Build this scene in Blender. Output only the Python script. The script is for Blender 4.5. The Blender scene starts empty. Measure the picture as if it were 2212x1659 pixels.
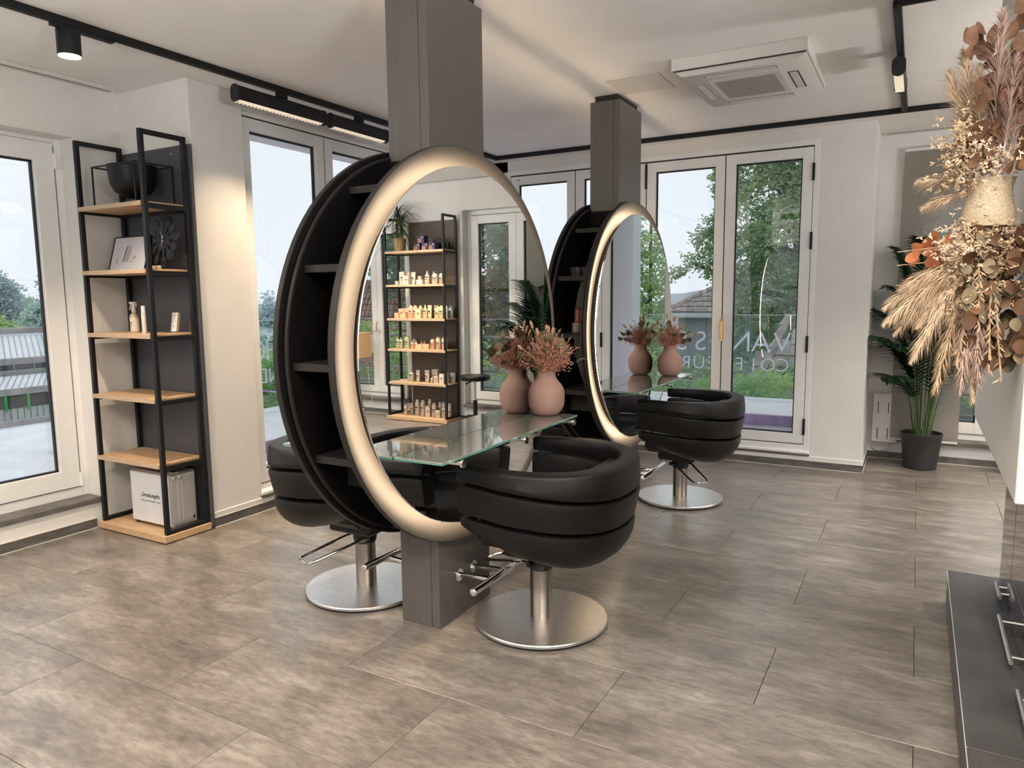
import bpy, bmesh, math, random
import numpy as np
from math import sin, cos, pi, radians, sqrt, atan2
from mathutils import Vector, Matrix
random.seed(7)
SC = bpy.context.scene
COL = SC.collection

# ------------------------------------------------------------------ camera
F_PX, YAW, PITCH, ROLL, CAM_H = 1552.0, radians(29.35), radians(6.955), radians(-0.57), 1.47
fw = Vector((-sin(YAW)*cos(PITCH), cos(YAW)*cos(PITCH), -sin(PITCH)))
rt = Vector((cos(YAW), sin(YAW), 0)); up = rt.cross(fw)
r2 = rt*cos(ROLL) + up*sin(ROLL); u2 = -rt*sin(ROLL) + up*cos(ROLL)
cam = bpy.data.cameras.new('camera'); cam.sensor_width = 36; cam.lens = F_PX/2212*36
cam.clip_start = 0.05; cam.clip_end = 500
co = bpy.data.objects.new('camera', cam); COL.objects.link(co)
co.matrix_world = Matrix(((r2.x, u2.x, -fw.x, 0), (r2.y, u2.y, -fw.y, 0), (r2.z, u2.z, -fw.z, CAM_H), (0, 0, 0, 1)))
SC.camera = co

# ------------------------------------------------------------------ view, world
SC.view_settings.view_transform = 'Standard'; SC.view_settings.look = 'None'
SC.view_settings.gamma = 1; SC.view_settings.use_curve_mapping = False
SC.view_settings.exposure = 0.58
SC.cycles.max_bounces = 8; SC.cycles.diffuse_bounces = 4; SC.cycles.glossy_bounces = 5
SC.cycles.transmission_bounces = 6; SC.cycles.transparent_max_bounces = 14
SC.cycles.sample_clamp_indirect = 4.0; SC.cycles.caustics_reflective = False; SC.cycles.caustics_refractive = False
SC.cycles.use_denoising = True
W = bpy.data.worlds.new('world'); SC.world = W; W.use_nodes = True
wt = W.node_tree; bg = wt.nodes['Background']
tc = wt.nodes.new('ShaderNodeTexCoord'); nz = wt.nodes.new('ShaderNodeTexNoise'); nz.inputs['Scale'].default_value = 2.2
nz.inputs['Detail'].default_value = 4
cr = wt.nodes.new('ShaderNodeValToRGB')
cr.color_ramp.elements[0].position = 0.3; cr.color_ramp.elements[0].color = (0.74, 0.80, 0.88, 1)
cr.color_ramp.elements[1].position = 0.75; cr.color_ramp.elements[1].color = (0.86, 0.90, 0.95, 1)
wt.links.new(tc.outputs['Generated'], nz.inputs['Vector']); wt.links.new(nz.outputs['Fac'], cr.inputs['Fac'])
wt.links.new(cr.outputs['Color'], bg.inputs['Color']); bg.inputs['Strength'].default_value = 0.78

# ------------------------------------------------------------------ lamp strengths (the lamps' own builders read these)
RING_L = 38.0           # LED strip round each mirror
UP_FILL_W = 160.0             # unseen up-lights added to brighten the ceiling, watts
LINE_W = 52.0           # linear track lamp, watts
SPOT_W = 80.0           # cylinder track lamp
WARM = (1.0, 0.80, 0.60)
AMBER = (1.0, 0.76, 0.50)
NEUT = (1.0, 0.965, 0.93)

# ------------------------------------------------------------------ materials
MATS = {}
def mat(name, col, rough=0.5, metal=0.0, spec=0.5, noise=0.0, nscale=20, bump=0.0, bscale=200, emit=None, es=0, stretch=None, coat=0, col2=None, ndetail=5):
    if name in MATS: return MATS[name]
    m = bpy.data.materials.new(name); m.use_nodes = True; nt = m.node_tree; b = nt.nodes['Principled BSDF']
    b.inputs['Roughness'].default_value = rough; b.inputs['Metallic'].default_value = metal
    b.inputs['Specular IOR Level'].default_value = spec
    b.inputs['Base Color'].default_value = (*col, 1)
    if coat: b.inputs['Coat Weight'].default_value = coat
    if noise or bump:
        g = nt.nodes.new('ShaderNodeNewGeometry'); mp = nt.nodes.new('ShaderNodeMapping')
        nt.links.new(g.outputs['Position'], mp.inputs['Vector'])
        if stretch: mp.inputs['Scale'].default_value = stretch
    if noise:
        n = nt.nodes.new('ShaderNodeTexNoise'); n.inputs['Scale'].default_value = nscale; n.inputs['Detail'].default_value = ndetail
        nt.links.new(mp.outputs['Vector'], n.inputs['Vector'])
        r = nt.nodes.new('ShaderNodeValToRGB'); c2 = col2 or tuple(c*(1-noise) for c in col)
        r.color_ramp.elements[0].position = .33; r.color_ramp.elements[1].position = .67
        r.color_ramp.elements[0].color = (*c2, 1)
        r.color_ramp.elements[1].color = (*(col if col2 else tuple(min(1, c*(1+noise)) for c in col)), 1)
        nt.links.new(n.outputs['Fac'], r.inputs['Fac']); nt.links.new(r.outputs['Color'], b.inputs['Base Color'])
    if bump:
        n2 = nt.nodes.new('ShaderNodeTexNoise'); n2.inputs['Scale'].default_value = bscale; n2.inputs['Detail'].default_value = 3
        nt.links.new(mp.outputs['Vector'], n2.inputs['Vector'])
        bp = nt.nodes.new('ShaderNodeBump'); bp.inputs['Strength'].default_value = bump; bp.inputs['Distance'].default_value = 0.002
        nt.links.new(n2.outputs['Fac'], bp.inputs['Height']); nt.links.new(bp.outputs['Normal'], b.inputs['Normal'])
    if emit:
        b.inputs['Emission Color'].default_value = (*emit, 1); b.inputs['Emission Strength'].default_value = es
    MATS[name] = m; return m

def glassmat(name, tint=(0.93, 0.97, 0.96), refl=1.0):
    m = bpy.data.materials.new(name); m.use_nodes = True; nt = m.node_tree; nt.nodes.clear()
    o = nt.nodes.new('ShaderNodeOutputMaterial'); t = nt.nodes.new('ShaderNodeBsdfTransparent'); t.inputs['Color'].default_value = (*tint, 1)
    g = nt.nodes.new('ShaderNodeBsdfGlossy'); g.inputs['Roughness'].default_value = 0.0
    ge = nt.nodes.new('ShaderNodeNewGeometry'); dt = nt.nodes.new('ShaderNodeVectorMath'); dt.operation = 'DOT_PRODUCT'
    nt.links.new(ge.outputs['Normal'], dt.inputs[0]); nt.links.new(ge.outputs['Incoming'], dt.inputs[1])
    def mth(op, a, b=None):
        n = nt.nodes.new('ShaderNodeMath'); n.operation = op
        for i, q in enumerate((a, b)):
            if q is None: continue
            if isinstance(q, (int, float)): n.inputs[i].default_value = q
            else: nt.links.new(q, n.inputs[i])
        return n.outputs[0]
    ab = mth('ABSOLUTE', dt.outputs['Value']); pw = mth('POWER', mth('SUBTRACT', 1.0, ab), 5.0)
    fr_ = mth('MULTIPLY', mth('ADD', mth('MULTIPLY', pw, .96), .04), refl)     # Schlick, same from both sides
    mx = nt.nodes.new('ShaderNodeMixShader')
    nt.links.new(fr_, mx.inputs[0])
    nt.links.new(t.outputs[0], mx.inputs[1]); nt.links.new(g.outputs[0], mx.inputs[2]); nt.links.new(mx.outputs[0], o.inputs[0])
    MATS[name] = m; return m

def floormat():
    m = bpy.data.materials.new('vinyl_tile'); m.use_nodes = True; nt = m.node_tree; b = nt.nodes['Principled BSDF']
    g = nt.nodes.new('ShaderNodeNewGeometry'); oi = nt.nodes.new('ShaderNodeObjectInfo')
    mul = nt.nodes.new('ShaderNodeVectorMath'); mul.operation = 'MULTIPLY_ADD'
    nt.links.new(oi.outputs['Random'], mul.inputs[0]); mul.inputs[1].default_value = (37, 53, 11)
    nt.links.new(g.outputs['Position'], mul.inputs[2])
    mp = nt.nodes.new('ShaderNodeMapping'); mp.inputs['Scale'].default_value = (1.1, 2.8, 1)
    nt.links.new(mul.outputs[0], mp.inputs['Vector'])
    n = nt.nodes.new('ShaderNodeTexNoise'); n.inputs['Scale'].default_value = 2.3; n.inputs['Detail'].default_value = 10; n.inputs['Roughness'].default_value = .68
    nt.links.new(mp.outputs[0], n.inputs['Vector'])
    r = nt.nodes.new('ShaderNodeValToRGB'); e = r.color_ramp.elements
    e[0].position = .32; e[0].color = (0.120, 0.108, 0.098, 1); e[1].position = .68; e[1].color = (0.285, 0.262, 0.237, 1)
    k = e.new(.5); k.color = (0.185, 0.162, 0.142, 1)
    nt.links.new(n.outputs['Fac'], r.inputs['Fac'])
    mp2 = nt.nodes.new('ShaderNodeMapping'); mp2.inputs['Scale'].default_value = (4, 13, 1); nt.links.new(mul.outputs[0], mp2.inputs['Vector'])
    n2 = nt.nodes.new('ShaderNodeTexNoise'); n2.inputs['Scale'].default_value = 3.2; n2.inputs['Detail'].default_value = 10; n2.inputs['Roughness'].default_value = .75
    nt.links.new(mp2.outputs[0], n2.inputs['Vector'])
    mx = nt.nodes.new('ShaderNodeMix'); mx.data_type = 'RGBA'; mx.blend_type = 'OVERLAY'; mx.inputs[0].default_value = .62
    r3 = nt.nodes.new('ShaderNodeValToRGB'); r3.color_ramp.elements[0].position = .34; r3.color_ramp.elements[1].position = .66
    r3.color_ramp.elements[0].color = (.22, .22, .22, 1); r3.color_ramp.elements[1].color = (.80, .80, .80, 1)
    nt.links.new(n2.outputs['Fac'], r3.inputs['Fac']); nt.links.new(r.outputs['Color'], mx.inputs[6]); nt.links.new(r3.outputs['Color'], mx.inputs[7])
    nt.links.new(mx.outputs[2], b.inputs['Base Color'])
    rr = nt.nodes.new('ShaderNodeMapRange'); rr.inputs[3].default_value = .24; rr.inputs[4].default_value = .40
    nt.links.new(n2.outputs['Fac'], rr.inputs[0]); nt.links.new(rr.outputs[0], b.inputs['Roughness'])
    bp = nt.nodes.new('ShaderNodeBump'); bp.inputs['Strength'].default_value = .12; bp.inputs['Distance'].default_value = .002
    nt.links.new(n2.outputs['Fac'], bp.inputs['Height']); nt.links.new(bp.outputs[0], b.inputs['Normal'])
    b.inputs['Specular IOR Level'].default_value = .5
    b.inputs['Coat Weight'].default_value = .35; b.inputs['Coat Roughness'].default_value = .22
    MATS['vinyl_tile'] = m; return m

def leafmat(name, c1, c2, scale=8, trans=0.25, rough=.6):
    m = mat(name, c1, rough=rough, noise=.3, nscale=scale, col2=c2, spec=.3)
    nt = m.node_tree; b = nt.nodes['Principled BSDF']; o = nt.nodes['Material Output']
    t = nt.nodes.new('ShaderNodeBsdfTranslucent'); mx = nt.nodes.new('ShaderNodeMixShader'); mx.inputs[0].default_value = trans
    src = b.inputs['Base Color'].links[0].from_socket
    nt.links.new(src, t.inputs['Color']); nt.links.new(b.outputs[0], mx.inputs[1]); nt.links.new(t.outputs[0], mx.inputs[2])
    nt.links.new(mx.outputs[0], o.inputs[0]); return m

M = {}
M['wall'] = mat('wall_paint', (0.80, 0.79, 0.77), .85, noise=.02, nscale=6, bump=.35, bscale=260)
M['ceil'] = mat('ceiling_paint', (0.86, 0.85, 0.83), .9, noise=.02, nscale=3)
M['pvc'] = mat('window_frame_pvc', (0.87, 0.88, 0.88), .35, noise=.02, nscale=12)
M['black'] = mat('black_metal', (0.006, 0.0065, 0.008), .45, spec=.35, noise=.2, nscale=30)
M['gasket'] = mat('black_rubber', (0.01, 0.011, 0.013), .6, noise=.2, nscale=30)
M['pane'] = glassmat('window_glass', (0.985, 0.992, 0.99))
M['bal_glass'] = glassmat('balustrade_glass', (0.945, 0.98, 0.97))
M['table_glass'] = mat('table_glass_white', (0.30, 0.315, 0.275), .04, spec=.8, coat=1.0, noise=.02, nscale=3)
M['glass_edge'] = mat('glass_edge_green', (0.12, 0.36, 0.28), .1, spec=.8, noise=.2, nscale=30)
M['mirror'] = mat('mirror_silver', (0.86, 0.87, 0.86), .0, metal=1.0)
M['taupe'] = mat('taupe_laminate', (0.092, 0.083, 0.078), .36, noise=.05, nscale=5, stretch=(12, 12, 1), bump=.1, bscale=300)
M['cove'] = mat('ring_panel_taupe', (0.046, 0.042, 0.039), .6, noise=.06, nscale=6)
M['dark'] = mat('drum_inside_black', (0.004, 0.0035, 0.004), .6, spec=.15, noise=.2, nscale=20)
M['dark_edge'] = mat('drum_edge_taupe', (0.019, 0.017, 0.0165), .5, spec=.3, noise=.12, nscale=25)
M['leather'] = mat('black_leather', (0.0045, 0.004, 0.004), .40, spec=.30, noise=.12, nscale=60, bump=.5, bscale=420)
M['steel'] = mat('brushed_steel', (0.74, 0.72, 0.70), .33, metal=1.0, noise=.06, nscale=40, bump=.05, bscale=500)
M['steel_dark'] = mat('satin_steel_pole', (0.36, 0.32, 0.29), .30, metal=1.0, noise=.06, nscale=40)
M['chrome'] = mat('polished_chrome', (0.72, 0.71, 0.70), .10, metal=1.0, noise=.03, nscale=20)
M['oak'] = mat('oak_board', (0.56, 0.37, 0.21), .5, noise=.22, nscale=4, stretch=(3, 40, 40), bump=.1, bscale=80)
M['oak_edge'] = mat('oak_edge', (0.50, 0.36, 0.24), .5, noise=.25, nscale=6, stretch=(2, 2, 90))
M['backpanel'] = mat('dark_grey_panel', (0.072, 0.073, 0.083), .6, noise=.06, nscale=8)
M['backbrown'] = mat('brown_panel', (0.085, 0.062, 0.045), .55, noise=.15, nscale=6)
M['stone'] = mat('grey_stone_tile', (0.115, 0.108, 0.10), .5, noise=.35, nscale=9, stretch=(1, 1, 4), ndetail=8)
M['stone_top'] = mat('slate_top', (0.075, 0.075, 0.078), .42, noise=.3, nscale=5, bump=.8, bscale=130, ndetail=8)
M['seal'] = mat('white_sealant', (0.62, 0.60, 0.55), .6, noise=.05, nscale=20)
M['floorbase'] = mat('floor_joint', (0.035, 0.030, 0.027), .8, noise=.1, nscale=10)
M['tile'] = floormat()
M['vase'] = mat('terracotta_pink_ceramic', (0.40, 0.245, 0.205), .7, noise=.05, nscale=14)
M['lampglow'] = mat('louvre_reflector', (0.9, 0.85, 0.75), .2, metal=.6, emit=(1, .82, .6), es=.28, noise=.1, nscale=60)
M['white_plastic'] = mat('white_plastic', (0.70, 0.68, 0.65), .4, noise=.02, nscale=10)
M['grille'] = mat('grey_grille', (0.36, 0.33, 0.31), .6, noise=.1, nscale=80)
M['alu'] = mat('aluminium_case', (0.66, 0.66, 0.67), .38, metal=.75, noise=.05, nscale=8)
M['alu_face'] = mat('case_face_white', (0.70, 0.71, 0.74), .4, noise=.03, nscale=10)
M['ink'] = mat('black_print', (0.015, 0.015, 0.018), .6, noise=.1, nscale=50)
M['letter'] = mat('frosted_lettering', (0.80, 0.90, 0.90), .7, noise=.05, nscale=20)
M['render'] = mat('white_roughcast', (0.72, 0.74, 0.76), .9, noise=.06, nscale=60, bump=1.0, bscale=90)
M['deck'] = mat('terrace_membrane', (0.42, 0.43, 0.44), .6, noise=.15, nscale=4)
M['parapet'] = mat('white_membrane', (0.88, 0.89, 0.91), .6, noise=.06, nscale=3)
M['grey_face'] = mat('grey_parapet_face', (0.27, 0.29, 0.30), .7, noise=.25, nscale=5, stretch=(1, 1, .3))
M['galv'] = mat('galvanised_rail', (0.36, 0.38, 0.40), .45, metal=.5, noise=.15, nscale=8)
M['pot'] = mat('charcoal_pot', (0.032, 0.030, 0.032), .6, noise=.2, nscale=12)
M['soil'] = mat('potting_soil', (0.02, 0.014, 0.01), .95, noise=.4, nscale=60)
M['palm'] = leafmat('palm_green', (0.028, 0.075, 0.030), (0.012, 0.040, 0.020), 6, .15, .4)
M['stem'] = mat('palm_stem', (0.08, 0.13, 0.045), .6, noise=.3, nscale=12)
M['drac'] = leafmat('dracaena_green', (0.10, 0.13, 0.045), (0.05, 0.08, 0.03), 12, .2)
M['strap'] = mat('woven_straw_pot', (0.42, 0.29, 0.15), .8, noise=.3, nscale=50, bump=.5, bscale=160)
M['bunny'] = mat('bunny_tail_grass', (0.62, 0.36, 0.22), .9, noise=.2, nscale=60, bump=.8, bscale=300)
M['spray'] = mat('coral_dried_sprig', (0.60, 0.33, 0.22), .9, noise=.35, nscale=30)
M['pink'] = mat('pink_dried_sprig', (0.60, 0.27, 0.24), .9, noise=.35, nscale=30)
M['dleaf'] = leafmat('dried_olive_leaf', (0.25, 0.20, 0.12), (0.13, 0.11, 0.07), 15, .1)
M['brown_leaf'] = leafmat('dried_brown_leaf', (0.17, 0.085, 0.045), (0.09, 0.045, 0.025), 14, .12)
M['rust_leaf'] = leafmat('rust_orange_leaf', (0.62, 0.24, 0.10), (0.42, 0.15, 0.07), 14, .35)
M['pampas'] = mat('cream_pampas', (0.74, 0.58, 0.42), .9, noise=.2, nscale=30)
M['pampas_pink'] = mat('rose_pampas', (0.52, 0.37, 0.31), .9, noise=.2, nscale=30)
M['wheat'] = mat('dried_wheat', (0.50, 0.37, 0.24), .9, noise=.3, nscale=40)
M['burlap'] = mat('burlap_wrap', (0.56, 0.46, 0.33), .95, noise=.3, nscale=220, bump=1.0, bscale=330)
M['cord'] = mat('brown_cord', (0.42, 0.30, 0.19), .8, noise=.2, nscale=80)
M['led'] = mat('warm_led_strip', (1, .8, .6), .5, emit=(1.0, .74, .48), es=RING_L)
M['purple'] = mat('violet_led_line', (.9, .3, .9), .5, emit=(0.62, 0.12, 1.0), es=6.0)
M['gloss'] = mat('black_gloss_front', (0.02, 0.02, 0.022), .06, spec=.8, coat=1, noise=.1, nscale=4)
M['brass'] = mat('brass_lock', (0.55, 0.36, 0.17), .3, metal=.8, noise=.1, nscale=30)

# ------------------------------------------------------------------ mesh helpers
class MB:
    def __init__(s): s.v = []; s.f = []
    def add(s, v, f):
        o = len(s.v); s.v += [tuple(p) for p in v]; s.f += [tuple(i+o for i in q) for q in f]; return s
    def box(s, x0, x1, y0, y1, z0, z1, bev=0.0):
        x0, x1 = min(x0, x1), max(x0, x1); y0, y1 = min(y0, y1), max(y0, y1); z0, z1 = min(z0, z1), max(z0, z1)
        if bev <= 0:
            v = [(x, y, z) for x in (x0, x1) for y in (y0, y1) for z in (z0, z1)]
            return s.add(v, [(0, 1, 3, 2), (4, 6, 7, 5), (0, 4, 5, 1), (2, 3, 7, 6), (0, 2, 6, 4), (1, 5, 7, 3)])
        bev = min(bev, (x1-x0)*.45, (y1-y0)*.45, (z1-z0)*.45)
        bm = bmesh.new(); c = bmesh.ops.create_cube(bm, size=1)
        for q in bm.verts: q.co = Vector(((x0+x1)/2+q.co.x*(x1-x0), (y0+y1)/2+q.co.y*(y1-y0), (z0+z1)/2+q.co.z*(z1-z0)))
        bmesh.ops.bevel(bm, geom=list(bm.edges), offset=bev, segments=1, affect='EDGES')
        bm.verts.index_update(); s.add([q.co[:] for q in bm.verts], [[w.index for w in f.verts] for f in bm.faces]); bm.free(); return s
    def cyl(s, p0, p1, r0, r1=None, n=16, caps=True):
        r1 = r0 if r1 is None else r1
        return s.tube([p0, p1], [r0, r1], n, caps)
    def tube(s, pts, r, n=8, caps=True, closed=False):
        pts = [Vector(p) for p in pts]; m = len(pts)
        rs = r if isinstance(r, (list, tuple)) else [r]*m
        vs = []; prev = None
        for i, p in enumerate(pts):
            if closed: d = pts[(i+1) % m]-pts[i-1]
            else: d = pts[min(i+1, m-1)]-pts[max(i-1, 0)]
            if d.length < 1e-9: d = Vector((0, 0, 1))
            d.normalize()
            if prev is None:
                a = Vector((0, 0, 1)) if abs(d.z) < .9 else Vector((1, 0, 0)); nx = d.cross(a).normalized()
            else:
                nx = (prev - d*prev.dot(d)); nx = nx.normalized() if nx.length > 1e-6 else d.orthogonal().normalized()
            prev = nx; ny = d.cross(nx)
            for k in range(n):
                a = 2*pi*k/n; vs.append(p+(nx*cos(a)+ny*sin(a))*rs[i])
        fs = []
        for i in range(m if closed else m-1):
            j = (i+1) % m
            for k in range(n): fs.append((i*n+k, i*n+(k+1) % n, j*n+(k+1) % n, j*n+k))
        if caps and not closed: fs.append(tuple(range(n))[::-1]); fs.append(tuple((m-1)*n+k for k in range(n)))
        return s.add(vs, fs)
    def lathe(s, prof, c=(0, 0, 0), n=32, ribs=None, axis='z', caps=True):
        vs = []; fs = []; m = len(prof)
        for i, (r, z) in enumerate(prof):
            for k in range(n):
                rr = r
                if ribs and ribs[0] <= z <= ribs[1] and k % 2: rr = r-ribs[2]
                a = 2*pi*k/n
                if axis == 'z': vs.append((c[0]+rr*cos(a), c[1]+rr*sin(a), c[2]+z))
                else: vs.append((c[0]+z, c[1]+rr*cos(a), c[2]+rr*sin(a)))
        for i in range(m-1):
            for k in range(n): fs.append((i*n+k, i*n+(k+1) % n, (i+1)*n+(k+1) % n, (i+1)*n+k))
        if caps and prof[0][0] > 1e-6: fs.append(tuple(range(n))[::-1])
        if caps and prof[-1][0] > 1e-6: fs.append(tuple((m-1)*n+k for k in range(n)))
        return s.add(vs, fs)
    def prism(s, poly, axis, a0, a1):
        n = len(poly)
        def P(u, v, a): return {'x': (a, u, v), 'y': (u, a, v), 'z': (u, v, a)}[axis]
        vs = [P(u, v, a0) for u, v in poly]+[P(u, v, a1) for u, v in poly]
        fs = [tuple(range(n)), tuple(range(n, 2*n))[::-1]]+[(i, (i+1) % n, n+(i+1) % n, n+i) for i in range(n)]
        return s.add(vs, fs)
    def ell(s, c, rx, ry, rz, n=10, m=6, rot=None):
        vs = []; fs = []
        for i in range(m+1):
            t = pi*i/m
            for k in range(n):
                a = 2*pi*k/n; p = Vector((rx*sin(t)*cos(a), ry*sin(t)*sin(a), rz*cos(t)))
                if rot is not None: p = rot @ p
                vs.append(p+Vector(c))
        for i in range(m):
            for k in range(n): fs.append((i*n+k, (i+1)*n+k, (i+1)*n+(k+1) % n, i*n+(k+1) % n))
        return s.add(vs, fs)
    def build(s, name, m, parent=None, ang=32, fixn=True):
        me = bpy.data.meshes.new(name)
        off = wloc(parent) if parent else Vector((0, 0, 0))
        vs = [(v[0]-off.x, v[1]-off.y, v[2]-off.z) for v in s.v] if parent else s.v
        me.from_pydata(vs, [], s.f)
        if fixn and len(s.f) < 20000:
            bm = bmesh.new(); bm.from_mesh(me); bmesh.ops.recalc_face_normals(bm, faces=bm.faces); bm.to_mesh(me); bm.free()
        me.polygons.foreach_set('use_smooth', [True]*len(me.polygons))
        try: me.set_sharp_from_angle(angle=radians(ang))
        except Exception: pass
        me.materials.append(MATS[m] if isinstance(m, str) and m in MATS else (M[m] if isinstance(m, str) else m))
        o = bpy.data.objects.new(name, me); COL.objects.link(o)
        if parent: o.parent = parent
        return o
def wloc(o):
    p = Vector((0, 0, 0))
    while o: p += o.location; o = o.parent
    return p
def meta(o, label=None, cat=None, group=None, kind=None):
    if label: o['label'] = label
    if cat: o['category'] = cat
    if group: o['group'] = group
    if kind: o['kind'] = kind
    return o
def thing(name, label, cat, loc=(0, 0, 0), group=None):
    o = bpy.data.objects.new(name, None); COL.objects.link(o); o.location = loc; o.empty_display_size = .1
    return meta(o, label, cat, group)
def structure(name, loc=(0, 0, 0)):
    o = bpy.data.objects.new(name, None); COL.objects.link(o); o.location = loc; o['kind'] = 'structure'; return o
def kids(o): return [c for c in bpy.data.objects if c.parent == o]
def copy_tree(o, parent=None, src=None):
    c = o.copy(); COL.objects.link(c)
    c.parent = parent
    for ch in src[o.name] if src else kids(o): copy_tree(ch, c, src)
    return c
def child_map():
    d = {o.name: [] for o in bpy.data.objects}
    for o in bpy.data.objects:
        if o.parent: d[o.parent.name].append(o)
    return d
def dup(root, loc, rz, label, group=None):
    r = copy_tree(root, None, child_map()); r.location = loc; r.rotation_euler = (0, 0, rz); meta(r, label, None, group); return r
def fast(name, V, Fq, m, parent=None, smooth=False):
    """numpy quads -> mesh"""
    me = bpy.data.meshes.new(name); V = np.asarray(V, dtype=np.float32)
    if parent: V = V-np.array(wloc(parent), dtype=np.float32)
    Fq = np.asarray(Fq, dtype=np.int32); k = Fq.shape[1]
    me.vertices.add(len(V)); me.vertices.foreach_set('co', V.ravel())
    me.loops.add(Fq.size); me.loops.foreach_set('vertex_index', Fq.ravel())
    me.polygons.add(len(Fq)); me.polygons.foreach_set('loop_start', np.arange(len(Fq), dtype=np.int32)*k)
    me.polygons.foreach_set('loop_total', np.full(len(Fq), k, dtype=np.int32))
    me.update(calc_edges=True); me.materials.append(M[m] if isinstance(m, str) else m)
    o = bpy.data.objects.new(name, me); COL.objects.link(o)
    if parent: o.parent = parent
    return o
def text_mesh(body, size, name, m, mat4, parent=None, extrude=.0006, offset=0.0, align='CENTER', space=1.0, shear=0.0):
    c = bpy.data.curves.new(name, 'FONT'); c.body = body; c.size = size; c.extrude = extrude; c.offset = offset
    c.align_x = align; c.align_y = 'CENTER'; c.space_character = space; c.resolution_u = 4; c.shear = shear
    t = bpy.data.objects.new(name+'_tmp', c); COL.objects.link(t)
    bpy.context.view_layer.update()
    me = bpy.data.meshes.new_from_object(t.evaluated_get(bpy.context.evaluated_depsgraph_get()))
    bpy.data.objects.remove(t); bpy.data.curves.remove(c)
    off = wloc(parent) if parent else Vector((0, 0, 0))
    me.transform(Matrix.Translation(-off) @ mat4); me.materials.clear(); me.materials.append(M[m]); me.name = name
    o = bpy.data.objects.new(name, me); COL.objects.link(o)
    if parent: o.parent = parent
    return o
def frame_mat(origin, xdir, ydir):
    x = Vector(xdir).normalized(); y = Vector(ydir).normalized(); z = x.cross(y)
    return Matrix(((x.x, y.x, z.x, origin[0]), (x.y, y.y, z.y, origin[1]), (x.z, y.z, z.z, origin[2]), (0, 0, 0, 1)))
def area(name, loc, size, size_y, power, col, rot=(0, 0, 0), spread=180, parent=None):
    l = bpy.data.lights.new(name, 'AREA'); l.shape = 'RECTANGLE'; l.size = size; l.size_y = size_y; l.energy = power; l.color = col
    l.spread = radians(spread); o = bpy.data.objects.new(name, l); COL.objects.link(o); o.rotation_euler = rot
    if parent: o.parent = parent; o.location = Vector(loc)-wloc(parent)
    else: o.location = loc
    return o

# ================================================================== STRUCTURE
CEIL = 2.80
XN, XP, YF, YR, XR, YB = -4.60, -3.905, 6.43, 7.12, 3.30, -2.6     # niche wall, pillar face, far wall, recess wall, right wall, back wall
# floor: joint bed and the vinyl tiles one by one
fl = MB().box(-5.0, 3.6, -2.9, 7.5, -.20, -.004).build('floor', 'floorbase'); fl['kind'] = 'structure'
TL, TW, GAP = .9955, .4862, .0022
tile_me = None
row = 0
y = 1.570-TW*9
while y < 7.3:
    x0 = -.4425 if (round((y-1.57)/TW)) % 2 == 0 else .0605
    k = -5
    while True:
        xa = x0+TL*k
        if xa > 3.3: break
        if xa+TL > -4.75 and not (xa+TL < -3.95 and y > 3.0) and not (y > YF+.05 and xa+TL < -.45):
            if tile_me is None:
                t = MB().box(GAP/2, TL-GAP/2, GAP/2, TW-GAP/2, -.02, 0, .0012).build('tile', M['tile']); tile_me = t.data
            else:
                t = bpy.data.objects.new('tile', tile_me); COL.objects.link(t)
            t.parent = fl; t.location = (xa, y, 0)
        k += 1
    y += TW
c = MB().box(-5.0, 3.6, -2.9, 7.6, CEIL, CEIL+.12).build('ceiling', 'ceil'); c['kind'] = 'structure'

def S(name, mb, m): o = mb.build(name, m); o['kind'] = 'structure'; return o
# left niche wall with balcony door opening (Y .22..2.68, z .20..2.47), wall 0.2 thick
w = MB().box(-4.85, XN, 2.68, 2.99, 0, CEIL).box(-4.85, XN, YB, .20, 0, CEIL).box(-4.85, XN, .20, 2.68, 2.47, CEIL).box(-4.85, XN-.0, .20, 2.68, 0, .165)
S('wall_left', w, 'wall')
w = MB().box(-4.85, XP, 2.985, 3.385, 0, CEIL, .003).box(-4.15, XP, 3.385, 6.62, 2.70, CEIL).box(-4.15, XP-.012, 3.385, 6.62, 0, .10).box(-4.15, XP, 6.30, 6.62, 0, CEIL)
S('wall_left_pillar', w, 'wall')
w = MB().box(-4.15, -.775, YF, 6.62, 2.70, CEIL).box(-.775, -.339, YF, YR+.2, 0, CEIL).box(-3.905, -.775, YF+.012, 6.62, 0, .10).box(-4.15, -3.64, YF, 6.62, 0, CEIL)
S('wall_far', w, 'wall')
WA = (-.16, 1.23, .20, 2.46); WB = (2.02, 3.22, .20, 2.40)
w = MB().box(-.339, WA[0], YR, 7.35, 0, CEIL).box(WA[1], WB[0], YR, 7.35, 0, CEIL).box(WB[1], XR+.2, YR, 7.35, 0, CEIL)
w.box(WA[0], WA[1], YR, 7.35, WA[3], CEIL).box(WA[0], WA[1], YR, 7.35, 0, WA[2]-.03).box(WB[0], WB[1], YR, 7.35, WB[3], CEIL).box(WB[0], WB[1], YR, 7.35, 0, WB[2]-.03)
S('wall_recess', w, 'wall')
# unseen right and back walls, with window openings added to let sky light in
w = MB().box(XR, XR+.2, -2.8, 1.0, 0, CEIL).box(XR, XR+.2, 3.0, 7.3, 0, CEIL).box(XR, XR+.2, 1.0, 3.0, 0, .8).box(XR, XR+.2, 1.0, 3.0, 2.4, CEIL)
S('wall_right', w, 'wall')
w = MB().box(-4.85, -3.6, YB-.2, YB, 0, CEIL).box(2.6, 3.5, YB-.2, YB, 0, CEIL).box(-3.6, 2.6, YB-.2, YB, 2.5, CEIL).box(-3.6, 2.6, YB-.2, YB, 0, .3)
S('wall_back', w, 'wall')
# white wall block above the cabinet on the right
S('wall_partition', MB().box(.262, 1.7, 2.36, 4.02, .885, CEIL, .004), 'wall')

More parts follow.
